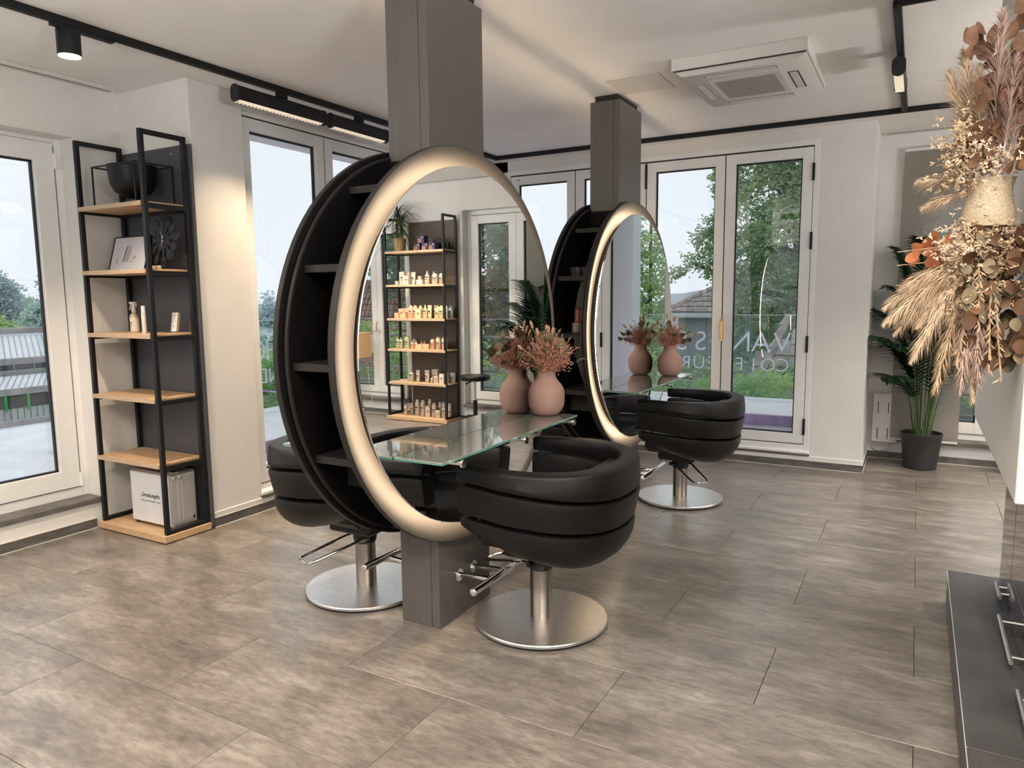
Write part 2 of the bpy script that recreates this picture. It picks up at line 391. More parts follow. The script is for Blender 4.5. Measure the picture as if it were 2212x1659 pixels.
# baseboards: stone strip, white sealant line, painted cap
def baseboard(name, pts, h=.062, t=.012):
    r = structure(name)
    for (xa, ya), (xb, yb), nx, ny in pts:
        x0, x1 = sorted((xa, xb)); y0, y1 = sorted((ya, yb))
        def seg(mb, tt, z0, z1):
            if nx: mb.box(x0 if nx > 0 else x0-tt, x0+tt if nx > 0 else x0, y0, y1, z0, z1, .001)
            else: mb.box(x0, x1, y0 if ny > 0 else y0-tt, y0+tt if ny > 0 else y0, z0, z1, .001)
        a = MB(); seg(a, t, .003, h); a.build('stone_strip', 'stone', r)
        b = MB(); seg(b, t+.005, 0, .005); b.build('sealant_line', 'seal', r)
        d = MB(); seg(d, t+.002, h, h+.004); d.build('cap_strip', 'seal', r)
    return r
baseboard('baseboard_left', [((XN, YB), (XN, 2.63), 1, 0), ((XP, 2.985), (XP, 6.42), 1, 0)])
baseboard('baseboard_far', [((-3.89, YF), (-.339, YF), 0, -1), ((-.339, YF-.01), (-.339, YR), 1, 0), ((-.33, YR), (3.3, YR), 0, -1)])
# painted step above the far baseboards (slightly proud plinth)
S('trim_1', MB().box(-3.9, -.331, YF-.010, YF+.002, .064, .100, .002), 'wall')
S('trim_2', MB().box(XP-.002, XP+.010, 2.99, 6.42, .064, .100, .002), 'wall')

# ------------------------------------------------------------------ windows & doors
def wbox(mb, ax, u0, u1, w0, w1, z0, z1, bev=.002):
    # ax 'y': wall runs along x, depth is +y ; ax 'x': wall runs along y, depth is -x
    if ax == 'y': mb.box(u0, u1, w0, w1, z0, z1, bev)
    else: mb.box(-w0, -w1, u0, u1, z0, z1, bev)
    return mb
def leaf_set(root, ax, leaves, z0, z1, w, stile=.082, thick=.055, hinges=(), gasket=.011, frame='pvc', g=.0045):
    """each leaf: two stiles, two rails, gasket, pane"""
    for (u0, u1) in leaves:
        a, b = u0+g, u1-g; c, d = z0+g, z1-g
        wbox(MB(), ax, a, a+stile, w, w+thick, c, d).build('stile', frame, root)
        wbox(MB(), ax, b-stile, b, w, w+thick, c, d).build('stile', frame, root)
        wbox(MB(), ax, a+stile, b-stile, w+.001, w+thick, d-stile, d).build('rail', frame, root)
        wbox(MB(), ax, a+stile, b-stile, w+.001, w+thick, c, c+stile).build('rail', frame, root)
        m = MB(); i0, i1, j0, j1 = a+stile, b-stile, c+stile, d-stile
        for q in ((i0, i0+gasket, j0, j1), (i1-gasket, i1, j0, j1), (i0, i1, j0, j0+gasket), (i0, i1, j1-gasket, j1)):
            wbox(m, ax, q[0], q[1], w+.029, w+.05, q[2], q[3], 0)
        m.build('gasket', 'gasket', root)
        wbox(MB(), ax, i0+.002, i1-.002, w+.032, w+.036, j0+.002, j1-.002, 0).build('pane', 'pane', root)
    # shadow gap backing
    m = MB()
    us = sorted({round(q, 4) for l in leaves for q in l})
    for u in us: wbox(m, ax, u-g, u+g, w+.006, w+.05, z0, z1, 0)
    for zz in (z0, z1): wbox(m, ax, us[0], us[-1], w+.006, w+.05, zz-g, zz+g, 0)
    m.build('gap_seal', 'gasket', root)
    for (u, zc, h) in hinges:
        wbox(MB(), ax, u-.010, u+.010, w-.014, w+.01, zc-h/2, zc+h/2, .004).build('hinge', 'black', root)
def outer_frame(root, ax, u0, u1, z0, z1, w, thick, fw_, bottom=None, frame='pvc'):
    bt = fw_ if bottom is None else bottom
    wbox(MB(), ax, u0, u0+fw_, w, w+thick, z0, z1).build('frame_jamb', frame, root)
    wbox(MB(), ax, u1-fw_, u1, w, w+thick, z0, z1).build('frame_jamb', frame, root)
    wbox(MB(), ax, u0+fw_, u1-fw_, w, w+thick, z1-fw_, z1).build('frame_head', frame, root)
    wbox(MB(), ax, u0+fw_, u1-fw_, w, w+thick, z0, z0+bt).build('frame_sill', frame, root)
# far folding doors, four leaves, leaf plane at Y=6.43
d1 = structure('door_1')
ul = [-3.607, -2.902, -2.197, -1.492, -.787]
leaf_set(d1, 'y', list(zip(ul[:-1], ul[1:])), .197, 2.653, YF-.004, hinges=[(u, z, .14) for u in (ul[0], ul[4]) for z in (.35, 1.05, 1.9, 2.45)]+[(ul[2], z, h) for z, h in ((2.53, .22), (2.12, .07), (.35, .14), (1.1, .14))])
outer_frame(d1, 'y', -3.65, -.744, .118, 2.705, YF-.002, .10, .043, .076)
MB().box(-3.66, -.74, YF-.02, YF+.06, .118, .140, .003).build('threshold', 'pvc', d1)
MB().box(-3.66, -.735, YF-.016, YF+.05, .100, .119, .002).build('threshold_tile', 'stone', d1)
MB().box(-1.505, -1.479, YF-.022, YF+.01, 1.06, 1.24, .003).build('lock_plate', 'brass', d1)
MB().cyl((-1.49, YF-.03, 1.262), (-1.49, YF-.003, 1.262), .008, n=12).build('lock_knob', 'brass', d1)
MB().box(-3.535, -3.525, YF-.0058, YF-.004, 2.605, 2.618).box(-3.523, -3.513, YF-.0058, YF-.004, 2.605, 2.618).box(-3.511, -3.501, YF-.0058, YF-.004, 2.605, 2.618).build('maker_plate', 'grille', d1)
# left folding doors, four leaves
d2 = structure('door_2')
vl = [3.402, 4.190, 4.945, 5.700, 6.30]
leaf_set(d2, 'x', list(zip(vl[:-1], vl[1:])), .180, 2.676, -XP+.055, hinges=[(u, z, .14) for u in (vl[2],) for z in (.35, 1.05, 2.12, 2.55)])
outer_frame(d2, 'x', 3.386, 6.32, .110, 2.705, -XP+.058, .10, .012, .068)
MB().box(XP-.15, XP-.052, 3.386, 6.32, 2.680, 2.72, .001).build('frame_head', 'pvc', d2)
MB().box(XP-.06, XP+.016, 3.38, 6.32, .118, .140, .003).build('threshold', 'pvc', d2)
MB().box(XP-.06, XP+.02, 3.375, 6.32, .096, .119, .002).build('threshold_tile', 'stone', d2)
# balcony door in the niche: frame deep in the reveal
d3 = structure('door_3')
leaf_set(d3, 'x', [(1.46, 2.625), (.26, 1.46)], .262, 2.440, 4.73, stile=.115, thick=.06, hinges=[], g=.0012)
outer_frame(d3, 'x', .20, 2.68, .197, 2.47, 4.74, .09, .045, .06)
for z in (2.33, .31):
    MB().cyl((-4.722, 2.628, z-.045), (-4.722, 2.628, z+.045), .009, n=10).build('hinge', 'pvc', d3)
MB().box(-4.84, -4.585, .20, 2.675, .165, .199, .003).build('sill_tile', 'stone', d3)
# recess window A with two leaves and the shade beside it
w1 = structure('window_1')
leaf_set(w1, 'y', [(.575, 1.175), (-.10, .575)], .255, 2.405, 7.22, stile=.095, thick=.06, g=.0012)
outer_frame(w1, 'y', WA[0], WA[1], .20, 2.46, 7.23, .08, .05, .05)
MB().box(WA[0], WA[1], YR-.05, 7.30, .170, .201, .003).build('window_sill', 'stone', w1)
w2 = structure('window_2')
leaf_set(w2, 'y', [(2.07, 2.615), (2.615, 3.17)], .255, 2.35, 7.22, stile=.085, thick=.06, g=.0012)
outer_frame(w2, 'y', WB[0], WB[1], .20, 2.40, 7.23, .08, .05, .05)
for sx in (2.575, 2.66):
    MB().tube([(sx, 7.215, 1.05), (sx, 7.16, 1.05), (sx+.012, 7.155, 1.09), (sx-.01, 7.15, 1.17)], [.010, .010, .009, .007], 8).build('window_handle', 'chrome', w2)
MB().box(WB[0], WB[1], YR-.05, 7.30, .170, .201, .003).build('window_sill', 'stone', w2)
w3 = structure('added_window_3')  # unseen back window, added to let sky light into the room
outer_frame(w3, 'y', -3.6, 2.6, .3, 2.5, YB-.12, .08, .06)
for ux in (-2.05, -.5, 1.05): MB().box(ux-.04, ux+.04, YB-.12, YB-.05, .3, 2.5, .002).build('mullion', 'pvc', w3)
w4 = structure('added_window_4')  # unseen side window, added for more skylight indoors
outer_frame(w4, 'x', 1.0, 3.0, .8, 2.4, -3.42, .08, .06)
MB().box(3.36, 3.42, 1.96, 2.04, .8, 2.4, .002).build('mullion', 'pvc', w4)

# ================================================================== EXTERIOR
DECK = .10
S('terrace_deck', MB().box(-5.0, -.40, 6.62, 7.80, DECK-.15, DECK).box(-5.0, -4.15, 3.15, 6.62, DECK-.15, DECK), 'deck')
par = MB().box(-6.5, -.40, 7.80, 9.05, -.6, .215).box(-6.5, -5.0, 3.15, 7.80, -.6, .215)
S('terrace_parapet', par, 'parapet')
S('terrace_kerb', MB().box(-4.995, -.41, 7.784, 7.799, DECK, .205).box(-5.0, -4.985, 3.2, 7.79, DECK, .205), 'grey_face')
lp = MB().box(-4.70, -.62, 7.44, 7.465, DECK, DECK+.012).box(-4.715, -4.69, 3.3, 7.46, DECK, DECK+.012)
meta(lp.build('led_profile', 'purple'), 'violet glowing light line on the terrace floor outside the doors', 'light strip')
S('exterior_fin', MB().box(-.415, -.20, 7.36, 8.6, -1.2, 3.3).box(-.415, -.34, 6.63, 7.36, -1.2, 3.3), 'render')
S('exterior_soffit', MB().box(-4.85, 3.5, -2.8, 7.35, 2.93, 3.25), 'render')
# glass balustrade along the far parapet with lettering read from outside
gb = thing('glass_balustrade', 'clear glass balustrade with white salon lettering beyond the far doors', 'balustrade', (-3.4, 8.80, .2))
for i in range(5):
    xa = -6.2+i*1.155
    MB().box(xa+.004, xa+1.151, 8.795, 8.807, .215, 1.222).build('glass_panel', 'bal_glass', gb)
MB().box(-6.2, -.43, 8.793, 8.809, 1.221, 1.228).build('top_edge', 'letter', gb)
def letters(txt, x_first, step, zc, size, yy):
    for i, ch in enumerate(txt):
        text_mesh(ch, size, 'letter', 'letter', frame_mat((x_first-step*i, yy, zc), (-1, 0, 0), (0, 0, 1)), gb, extrude=.002, offset=-.003)
letters('VANESSA', -1.345, .236, .895, .34, 8.790)
letters('COIFFEUR', -1.335, .162, .635, .225, 8.790)
gb2 = thing('glass_balustrade', 'clear glass balustrade with lettering on the left terrace side', 'balustrade', (-6.2, 5.5, .2))
for i in range(5):
    ya = 3.2+i*1.12
    MB().box(-6.207, -6.195, ya+.004, ya+1.116, .215, 1.232).build('glass_panel', 'bal_glass', gb2)
MB().box(-6.209, -6.193, 3.2, 8.79, 1.231, 1.238).build('top_edge', 'letter', gb2)
for i, (ch, yy) in enumerate((('G', 5.41), ('H', 5.63), ('O', 5.87))):
    text_mesh(ch, .34, 'letter', 'letter', frame_mat((-6.19, yy, .90), (0, -1, 0), (0, 0, 1)), gb2, extrude=.002, offset=-.003)
for i, (ch, yy) in enumerate((('D', 5.45), ('N', 5.63), ('A', 5.81))):
    text_mesh(ch, .24, 'letter', 'letter', frame_mat((-6.19, yy, .625), (0, -1, 0), (0, 0, 1)), gb2, extrude=.002, offset=-.003)
# balcony outside the niche door: white parapet and galvanised rails
S('balcony_deck', MB().box(-9.0, -4.85, -6, 6.5, -.25, .02).box(-9.15, -9.0, -6, 6.5, -.3, .07), 'parapet')
rl = thing('balcony_railing', 'grey metal bar railing outside the left balcony door', 'railing', (-5.6, 1, .5))
for z in (1.262, 1.044, .829, .60):
    MB().box(-5.62, -5.585, -2.5, 3.2, z-.022, z+.022, .008).build('rail', 'galv', rl)
for yy in (-2.3, -.6, 1.1, 3.15):
    MB().box(-5.66, -5.62, yy-.02, yy+.02, .02, 1.26, .004).build('post', 'galv', rl)
# railing outside recess windows
for (xa, xb, lab) in ((-.18, 1.30, 'grey horizontal bar railing outside the palm window'), (1.95, 3.3, 'grey horizontal bar railing outside the window with lever handles')):
    r_ = thing('window_railing', lab, 'railing', ((xa+xb)/2, 7.5, .2))
    for z in (.36, .56, .77, .98, 1.19): MB().box(xa, xb, 7.50, 7.53, z-.014, z+.014, .005).build('rail', 'galv', r_)
    for xx in (xa, xb): MB().box(xx-.015, xx+.015, 7.46, 7.50, .1, 1.21, .003).build('post', 'galv', r_)

rng = np.random.default_rng(3)
def leaf_cloud(blobs, n, size, flat=.5, jitter=1.0):
    """blobs: (x,y,z,r). returns quads verts/faces spread mostly near the blob surfaces in small clusters"""
    B = np.array(blobs, dtype=float); wgt = B[:, 3]**2; wgt /= wgt.sum()
    nc = max(1, n//14); idx = rng.choice(len(B), nc, p=wgt)
    d = rng.normal(size=(nc, 3)); d /= np.linalg.norm(d, axis=1)[:, None]
    rad = B[idx, 3]*(rng.uniform(.45, 1.0, nc)**.6)
    cc = B[idx, :3]+d*rad[:, None]
    cidx = rng.integers(0, nc, n)
    c = cc[cidx]+rng.normal(size=(n, 3))*size*1.6*jitter*np.array([1, 1, .6])
    a = rng.normal(size=(n, 3)); a /= np.linalg.norm(a, axis=1)[:, None]; a[:, 2] *= flat; a /= np.linalg.norm(a, axis=1)[:, None]
    b = np.cross(a, rng.normal(size=(n, 3))); b /= np.linalg.norm(b, axis=1)[:, None]
    s = size*rng.uniform(.6, 1.25, n)[:, None]
    V = np.stack([c-a*s, c+b*s*.45, c+a*s, c-b*s*.45], axis=1).reshape(-1, 3)
    Fq = np.arange(4*n).reshape(n, 4); return V, Fq
GREENS = {}  # the haze and blue entries have hazy distance mixed into the leaf colour
def green(key):
    if key in GREENS: return GREENS[key]
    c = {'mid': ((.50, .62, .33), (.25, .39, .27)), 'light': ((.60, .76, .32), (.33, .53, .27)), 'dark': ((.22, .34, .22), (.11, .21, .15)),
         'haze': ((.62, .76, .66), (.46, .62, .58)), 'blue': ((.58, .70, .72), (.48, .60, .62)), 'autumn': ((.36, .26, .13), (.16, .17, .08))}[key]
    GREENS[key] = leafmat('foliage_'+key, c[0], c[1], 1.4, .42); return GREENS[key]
M['bark'] = mat('grey_bark', (.085, .07, .055), .9, noise=.4, nscale=9)
def tree(name, label, base, blobs, n, size, key, trunk=None, branches=(), group=None, cat='tree', r=.25):
    t = thing(name, label, cat, base, group)
    V, Fq = leaf_cloud(blobs, n, size); o = fast('foliage', V, Fq, green(key), t); o['kind'] = 'stuff'
    if trunk: MB().tube(trunk, [r*(1-.6*i/(len(trunk)-1)) for i in range(len(trunk))], 8).build('trunk', 'bark', t)
    for b in branches: MB().tube(b, [r*.42*(1-.75*i/(len(b)-1)) for i in range(len(b))], 6).build('branch', 'bark', t)
    return t
# big maple-like tree beyond the far doors
bl = [(-2.6, 22, 5.6, 1.5), (-4.2, 22.5, 5.3, .9), (-5.0, 22.2, 4.7, .6), (-3.7, 21.5, 4.0, 1.0), (-3.0, 21, 2.9, 1.3), (-4.3, 21.5, 2.6, .8), (-5.5, 21.8, 3.0, .45), (-5.2, 21.9, 3.5, .45),
      (-5.9, 21.8, 2.5, .28), (-6.3, 21.8, 2.2, .2), (-6.6, 21.8, 2.1, .15), (-5.4, 21.9, 2.2, .35), (-3.6, 21.3, 1.6, .9), (-4.6, 21.6, 1.3, .55), (-2.3, 22, 1.3, 1.3), (-3.4, 21.8, .5, .8), (-5.0, 22, 5.6, .5), (-1.5, 22, 3.8, 1.8), (-2.0, 22, 7.2, 1.8), (-4.0, 22, 6.6, .9)]
tree('broadleaf_tree', 'large broadleaf tree with mottled green crown beyond the far doors', (-2.2, 22, -5), bl, 62000, .072, 'mid',
     [(-2.2, 22.6, -5), (-2.4, 22.5, 0), (-2.9, 22.4, 2.5), (-3.5, 22.2, 4.4), (-4.3, 22, 6.0)],
     [[(-2.9, 22.3, 2.5), (-3.8, 22, 2.9), (-4.9, 21.9, 3.2)], [(-2.6, 22.4, 1.2), (-3.8, 21.9, 1.5), (-4.8, 21.7, 1.9), (-5.9, 21.7, 2.4)], [(-2.5, 22.5, .5), (-3.4, 21.6, .9), (-4.4, 21.5, .9)], [(-3.3, 22.2, 4), (-2.4, 22, 5.2), (-1.6, 22, 6.5)]], r=.30)
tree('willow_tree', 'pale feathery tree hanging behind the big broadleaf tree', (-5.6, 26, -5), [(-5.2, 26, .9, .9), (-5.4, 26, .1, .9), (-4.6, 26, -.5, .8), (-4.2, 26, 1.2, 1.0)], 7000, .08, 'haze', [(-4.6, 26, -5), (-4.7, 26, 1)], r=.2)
tree('slender_birch', 'slim yellow-green tree seen only in the far round mirror', (3.5, 21, -5), [(3.6, 21, 3.0, .55), (3.5, 21, 2.2, .8), (3.7, 21, 1.3, 1.0), (3.3, 21, .4, 1.2), (5.0, 21, 1.6, .8), (4.6, 21, .4, 1.2), (2.6, 21, .2, .8), (3.55, 21, 3.8, .3), (5.8, 21, 2.6, .7)], 9000, .085, 'light', [(3.6, 21, -5), (3.6, 21, 0), (3.6, 21, 4)], [[(3.6, 21, 0), (3.0, 21, 1.5)], [(3.6, 21, 1), (4.2, 21, 2.2)]], r=.1)
bs = [(x, 10.4+rng.uniform(-.4, .5), -.15+rng.uniform(-.15, .22), .42) for x in np.arange(-6.8, -.4, .34)]
tree('fern_shrub', 'bright green feathery shrubs just beyond the glass balustrade', (-3.5, 10.4, -5), bs, 11000, .05, 'light', cat='shrub')
bs = [(x, 13.0+rng.uniform(-.5, .5), -.55+rng.uniform(-.3, .2), .7) for x in np.arange(-8.0, -.8, .5)]
tree('tall_hedge', 'mid green hedge between the shrubs and the grey house', (-4.5, 13, -5), bs, 9000, .07, 'mid', cat='hedge')
# left-hand trees
tree('conifer', 'dark pointed conifer on the skyline beyond the left terrace doors', (-45, 40.6, -5), [(-45, 40.6, 1.75-.36*i, .22+.17*i) for i in range(14)], 9000, .17, 'blue', [(-45, 40.6, -5), (-45, 40.6, 1.2)], r=.08)
bs = [(-12.4+rng.uniform(-.6, .6), y_, rng.uniform(-.9, .15)-.25, .75) for y_ in np.arange(8.6, 19, .55)]
tree('garden_shrubs', 'yellow-green garden shrubs beyond the left glass balustrade', (-12, 13, -5), bs, 18000, .075, 'light', cat='shrub')
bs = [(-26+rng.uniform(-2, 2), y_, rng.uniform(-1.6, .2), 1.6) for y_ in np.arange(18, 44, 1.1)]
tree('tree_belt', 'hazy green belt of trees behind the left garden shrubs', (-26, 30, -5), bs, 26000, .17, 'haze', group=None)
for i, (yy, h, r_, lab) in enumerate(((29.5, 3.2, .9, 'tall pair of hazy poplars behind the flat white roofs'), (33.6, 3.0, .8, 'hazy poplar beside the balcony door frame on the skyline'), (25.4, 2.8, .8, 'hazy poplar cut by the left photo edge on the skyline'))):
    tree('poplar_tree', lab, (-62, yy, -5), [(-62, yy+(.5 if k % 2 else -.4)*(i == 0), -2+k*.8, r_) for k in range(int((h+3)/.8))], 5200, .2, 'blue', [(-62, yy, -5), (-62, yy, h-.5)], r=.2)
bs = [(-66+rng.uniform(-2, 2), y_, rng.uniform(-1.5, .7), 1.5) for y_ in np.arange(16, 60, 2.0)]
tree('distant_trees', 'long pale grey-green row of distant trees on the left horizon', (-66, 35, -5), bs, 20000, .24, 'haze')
tree('cedar_tree', 'spreading blue-green cedar in front of the poplars on the left', (-52, 27.5, -5), [(-52, 27.6, .6, .8), (-52, 27.2, -.2, 1.4), (-52, 27.8, -.9, 1.7)], 7000, .15, 'haze', [(-52, 27.6, -5), (-52, 27.6, 1)], r=.2)
tree('round_tree', 'round yellow-green tree at the left photo edge behind the flat roofs', (-52, 24, -5), [(-52, 23.6, -.5, 1.3), (-52, 24.6, -.8, 1.1)], 6000, .14, 'light', [(-52, 24, -5), (-52, 24, -1)], r=.2)
# trees seen in the near mirror beyond the recess windows
tree('dark_oak', 'dense dark green tree seen in the near mirror behind the railing', (8, 20, -5), [(6.2+rng.uniform(0, 5.5), 20+rng.uniform(-1, 1), rng.uniform(.6, 7), 1.3) for i in range(22)], 17000, .12, 'dark', [(8, 20.5, -5), (8, 20.5, 5)], r=.3)
tree('autumn_tree', 'brown-tinged tree seen in the near mirror below the dark tree', (6.3, 18, -5), [(6.1, 18, 1.6, 1.1), (7.4, 18, 1.2, 1.0), (5.0, 18, .9, .8), (8.5, 18, 1.4, .9)], 5500, .09, 'autumn', [(6.5, 18.3, -5), (6.5, 18.3, 1)], r=.2)
bs = [(x, 13.5+rng.uniform(-.6, .6), rng.uniform(-1.4, .75), .75) for x in np.arange(1.2, 10.5, .5)]
tree('yellow_green_bushes', 'bright yellow-green bushes seen through the palm window', (6, 13.5, -5), bs, 13000, .065, 'light', cat='shrub')  # yellow-green is the leaf colour itself
tree('mirror_side_tree', 'leafy tree above the tiled roof in the near mirror', (14, 22, -5), [(13+rng.uniform(-2.2, 2.8), 22+rng.uniform(-.8, .8), rng.uniform(1.5, 6.2), 1.0) for i in range(12)], 7000, .11, 'mid', [(14, 22, -5), (14, 22, 4)], r=.2)

# ground far below
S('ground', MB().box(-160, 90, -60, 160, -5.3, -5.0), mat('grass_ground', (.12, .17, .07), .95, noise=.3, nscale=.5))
# hills on the horizon, with distance haze mixed into their pale colour
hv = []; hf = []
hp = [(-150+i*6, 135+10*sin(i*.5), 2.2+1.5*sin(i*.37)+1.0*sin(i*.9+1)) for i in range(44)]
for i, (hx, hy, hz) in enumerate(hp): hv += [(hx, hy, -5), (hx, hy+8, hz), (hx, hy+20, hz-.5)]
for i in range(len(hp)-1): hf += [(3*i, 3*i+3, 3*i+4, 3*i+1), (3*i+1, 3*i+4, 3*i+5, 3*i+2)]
hl = MB().add(hv, hf).build('distant_hills', mat('hazed_wooded_hills', (.42, .48, .50), .95, noise=.1, nscale=.2)); hl['kind'] = 'structure'

# houses with tiled roofs
M['rooftile'] = mat('brown_roof_tile', (.33, .29, .27), .75, noise=.35, nscale=3)
M['rooftile_red'] = mat('red_roof_tile', (.27, .15, .12), .75, noise=.35, nscale=3)
M['housewall'] = mat('grey_house_render', (.33, .36, .40), .9, noise=.08, nscale=2)
M['housewhite'] = mat('white_house_render', (.62, .66, .70), .9, noise=.05, nscale=2)
def tile_slope(p00, p10, p11, p01, nu, nv, thick=.05):
    """stepped, gently arched roof tiles on a quad: one box-like arched tile per cell (verts, faces)"""
    V = []; Fc = []
    p00, p10, p11, p01 = map(Vector, (p00, p10, p11, p01))
    nrm = (p10-p00).cross(p01-p00).normalized()
    if nrm.z < 0: nrm = -nrm
    def P(u, v): return (p00*(1-u)+p10*u)*(1-v)+(p01*(1-u)+p11*u)*v
    for j in range(nv):
        for i in range(nu):
            u0, u1 = i/nu, (i+1)/nu; v0, v1 = j/nv, (j+1.15)/nv
            o = len(V)
            for (v, h) in ((v0, thick), (v1, 0.0)):
                for (u, k) in ((u0, .1), (u0+(u1-u0)*.35, .9), (u0+(u1-u0)*.7, .7), (u1, -.1)):
                    V.append(P(u, v)+nrm*(h+thick*.8*k))
            for v in (v0,):
                V.append(P(u0, v)); V.append(P(u1, v))
            Fc += [(o, o+1, o+5, o+4), (o+1, o+2, o+6, o+5), (o+2, o+3, o+7, o+6), (o+8, o+1, o, o+8), (o+8, o+9, o+3, o+2)]
    return V, [tuple(dict.fromkeys(f)) for f in Fc]
h1 = thing('grey_house', 'grey rendered house with brown hipped tile roof beyond the far doors', 'house', (-4, 34, -5))
MB().box(-8.9, 2, 30.4, 42, -5, .62).build('house_wall', 'housewall', h1)
MB().box(-9.4, 2.5, 29.95, 30.3, .50, .72, .02).box(-9.5, -9.2, 30, 42, .50, .72, .02).build('gutter', 'housewhite', h1)
V, Fc = tile_slope((-9.4, 29.95, .72), (2.5, 29.95, .72), (-2.5, 36, 3.9), (-4.2, 36, 3.9), 62, 15)
o = MB().add(V, Fc).build('roof_tiles', 'rooftile', h1); o['kind'] = 'stuff'
V, Fc = tile_slope((-9.4, 42, .72), (-9.4, 29.95, .72), (-4.2, 36, 3.9), (-4.3, 36.1, 3.9), 60, 15)
o = MB().add(V, Fc).build('roof_tiles', 'rooftile', h1); o['kind'] = 'stuff'
for i in range(22):
    f = i/22; p = Vector((-9.4, 29.95, .75)).lerp(Vector((-4.2, 36, 3.95)), f); q = Vector((-9.4, 29.95, .75)).lerp(Vector((-4.2, 36, 3.95)), f+1/22)
    MB().tube([p, q], [.14, .11], 6).build('hip_tile', 'rooftile', h1)
# nearer lower roof: single tiles, right side
h2 = thing('near_tiled_roof', 'weathered grey-brown tile roof low behind the right far door', 'roof', (-1.6, 14, -1))
rt_me = MB().add(*tile_slope((0, 0, 0), (.30, 0, 0), (.30, .22, .25), (0, .22, .25), 1, 1, .03)).build('roof_tile', 'rooftile'); 
tm = rt_me.data; bpy.data.objects.remove(rt_me)
for j in range(9):
    for i in range(7):
        if i < (j-4)*.8: continue
        o = bpy.data.objects.new('roof_tile', tm); COL.objects.link(o); o.parent = h2
        o.location = Vector((-2.65+i*.30+.02*random.random(), 13.2+j*.185, -.72+j*.205))-h2.location; o.rotation_euler = (0, random.uniform(-.03, .03), random.uniform(-.03, .03))
for j in range(8):
    p0 = Vector((-2.66+j*.06, 13.25+j*.19, -.60+j*.205)); p1 = Vector((-2.62+(j+1)*.06, 13.25+(j+1)*.19, -.60+(j+1)*.205))
    MB().tube([p0, p1], [.085, .07], 6).build('ridge_tile', 'rooftile', h2)
MB().box(-2.6, .6, 13.9, 17, -5, -.2).build('house_wall', 'housewall', h2)
# red tiled house seen in the near mirror
h3 = thing('red_roof_house', 'red tiled house seen in the near mirror beyond the left windows', 'house', (14, 21, -5))
MB().box(11.2, 18, 19.4, 27, -5, -1.0).build('house_wall', 'housewhite', h3)
V, Fc = tile_slope((10.4, 18.6, -1.0), (18, 18.6, -1.0), (18, 21.6, 2.1), (12.6, 21.6, 2.1), 34, 14, .05)
o = MB().add(V, Fc).build('roof_tiles', 'rooftile_red', h3); o['kind'] = 'stuff'
V, Fc = tile_slope((10.4, 26, -1.0), (10.4, 18.6, -1.0), (12.6, 21.6, 2.1), (12.6, 23, 2.1), 30, 14, .05)
o = MB().add(V, Fc).build('roof_tiles', 'rooftile_red', h3); o['kind'] = 'stuff'
MB().lathe([(.10, 0), (.05, .25), (.16, .4), (.16, .5), (.05, .62), (.02, 1.0)], (12.5, 21.6, 2.1), 10).build('finial', 'galv', h3)

# shopping centre beyond the balcony
M['cladding'] = mat('pale_metal_cladding', (.66, .69, .73), .6, noise=.06, nscale=1)
M['roof_metal'] = mat('seam_metal_roof', (.80, .82, .86), .5, noise=.05, nscale=1)
M['dark_band'] = mat('dark_glazing_band', (.10, .11, .12), .3, noise=.3, nscale=1)
M['greenpaint'] = mat('green_painted_post', (.10, .50, .14), .5, noise=.05, nscale=5)
M['redpaint'] = mat('dull_red_panel', (.42, .12, .10), .6, noise=.1, nscale=3)
M['creampaint'] = mat('cream_awning', (.62, .58, .48), .7, noise=.1, nscale=3)
sh = thing('shopping_centre', 'low pale metal-clad shopping building with green window posts beyond the balcony', 'building', (-42, 20, -5))
MB().box(-56, -45, 0, 48, -5, -.22).build('upper_block', 'roof_metal', sh)
def seam_roof(x0, z0, x1, z1, ya, yb, step, nm):
    MB().add([(x0, ya, z0), (x1, ya, z1), (x1, yb, z1), (x0, yb, z0), (x0, ya, z0-.15), (x1, ya, z1-.15), (x1, yb, z1-.15), (x0, yb, z0-.15)], [(0, 1, 2, 3), (4, 7, 6, 5), (0, 4, 5, 1), (3, 2, 6, 7), (1, 5, 6, 2), (0, 3, 7, 4)]).build(nm, 'roof_metal', sh)
    m = MB(); yy = ya
    while yy < yb:
        m.box(0, 1, yy, yy+.03, 0, .04); 
        for k in range(8):
            vx, vy, vz = m.v[-8+k]; t_ = vx; m.v[-8+k] = (x0+(x1-x0)*t_, vy-1.6*t_, z0+(z1-z0)*t_+vz)
        yy += step
    o = m.build('roof_seams', 'galv', sh); o['kind'] = 'stuff'
seam_roof(-45, -.52, -41.5, -1.50, 0, 48, .30, 'upper_roof')
MB().box(-46, -41.4, 0, 48, -2.1, -1.62).build('glazing_band', 'dark_band', sh)
for i in range(16): MB().box(-41.42, -41.36, 12+i*1.0, 12.07+i*1.0, -2.1, -1.62).build('mullion', 'galv', sh)
MB().box(-41.41, -41.33, 14.5, 19.3, -1.98, -1.70).build('red_panel', 'redpaint', sh)
MB().box(-46, -40.6, 0, 48, -2.38, -2.12).build('ledge_roof', 'galv', sh)
seam_roof(-40.6, -2.35, -38.2, -2.92, 0, 48, .30, 'lower_roof')
MB().box(-45, -38.3, 0, 48, -4.35, -2.95).build('facade', 'cladding', sh)
m = MB()
for i in range(90): m.box(-38.3, -38.27, 8+i*.3, 8.03+i*.3, -4.3, -3.0)
o = m.build('cladding_seams', 'galv', sh); o['kind'] = 'stuff'
for i in range(5):
    ya = 15.0+i*1.02
    MB().box(-38.33, -38.26, ya, ya+.9, -3.72, -3.05).build('window', 'dark_band', sh)
    MB().box(-38.3, -38.2, ya-.12, ya-.0, -3.80, -2.98).build('green_post', 'greenpaint', sh)
MB().box(-45, -39.4, 0, 48, -5, -4.35).build('ground_floor', 'dark_band', sh)
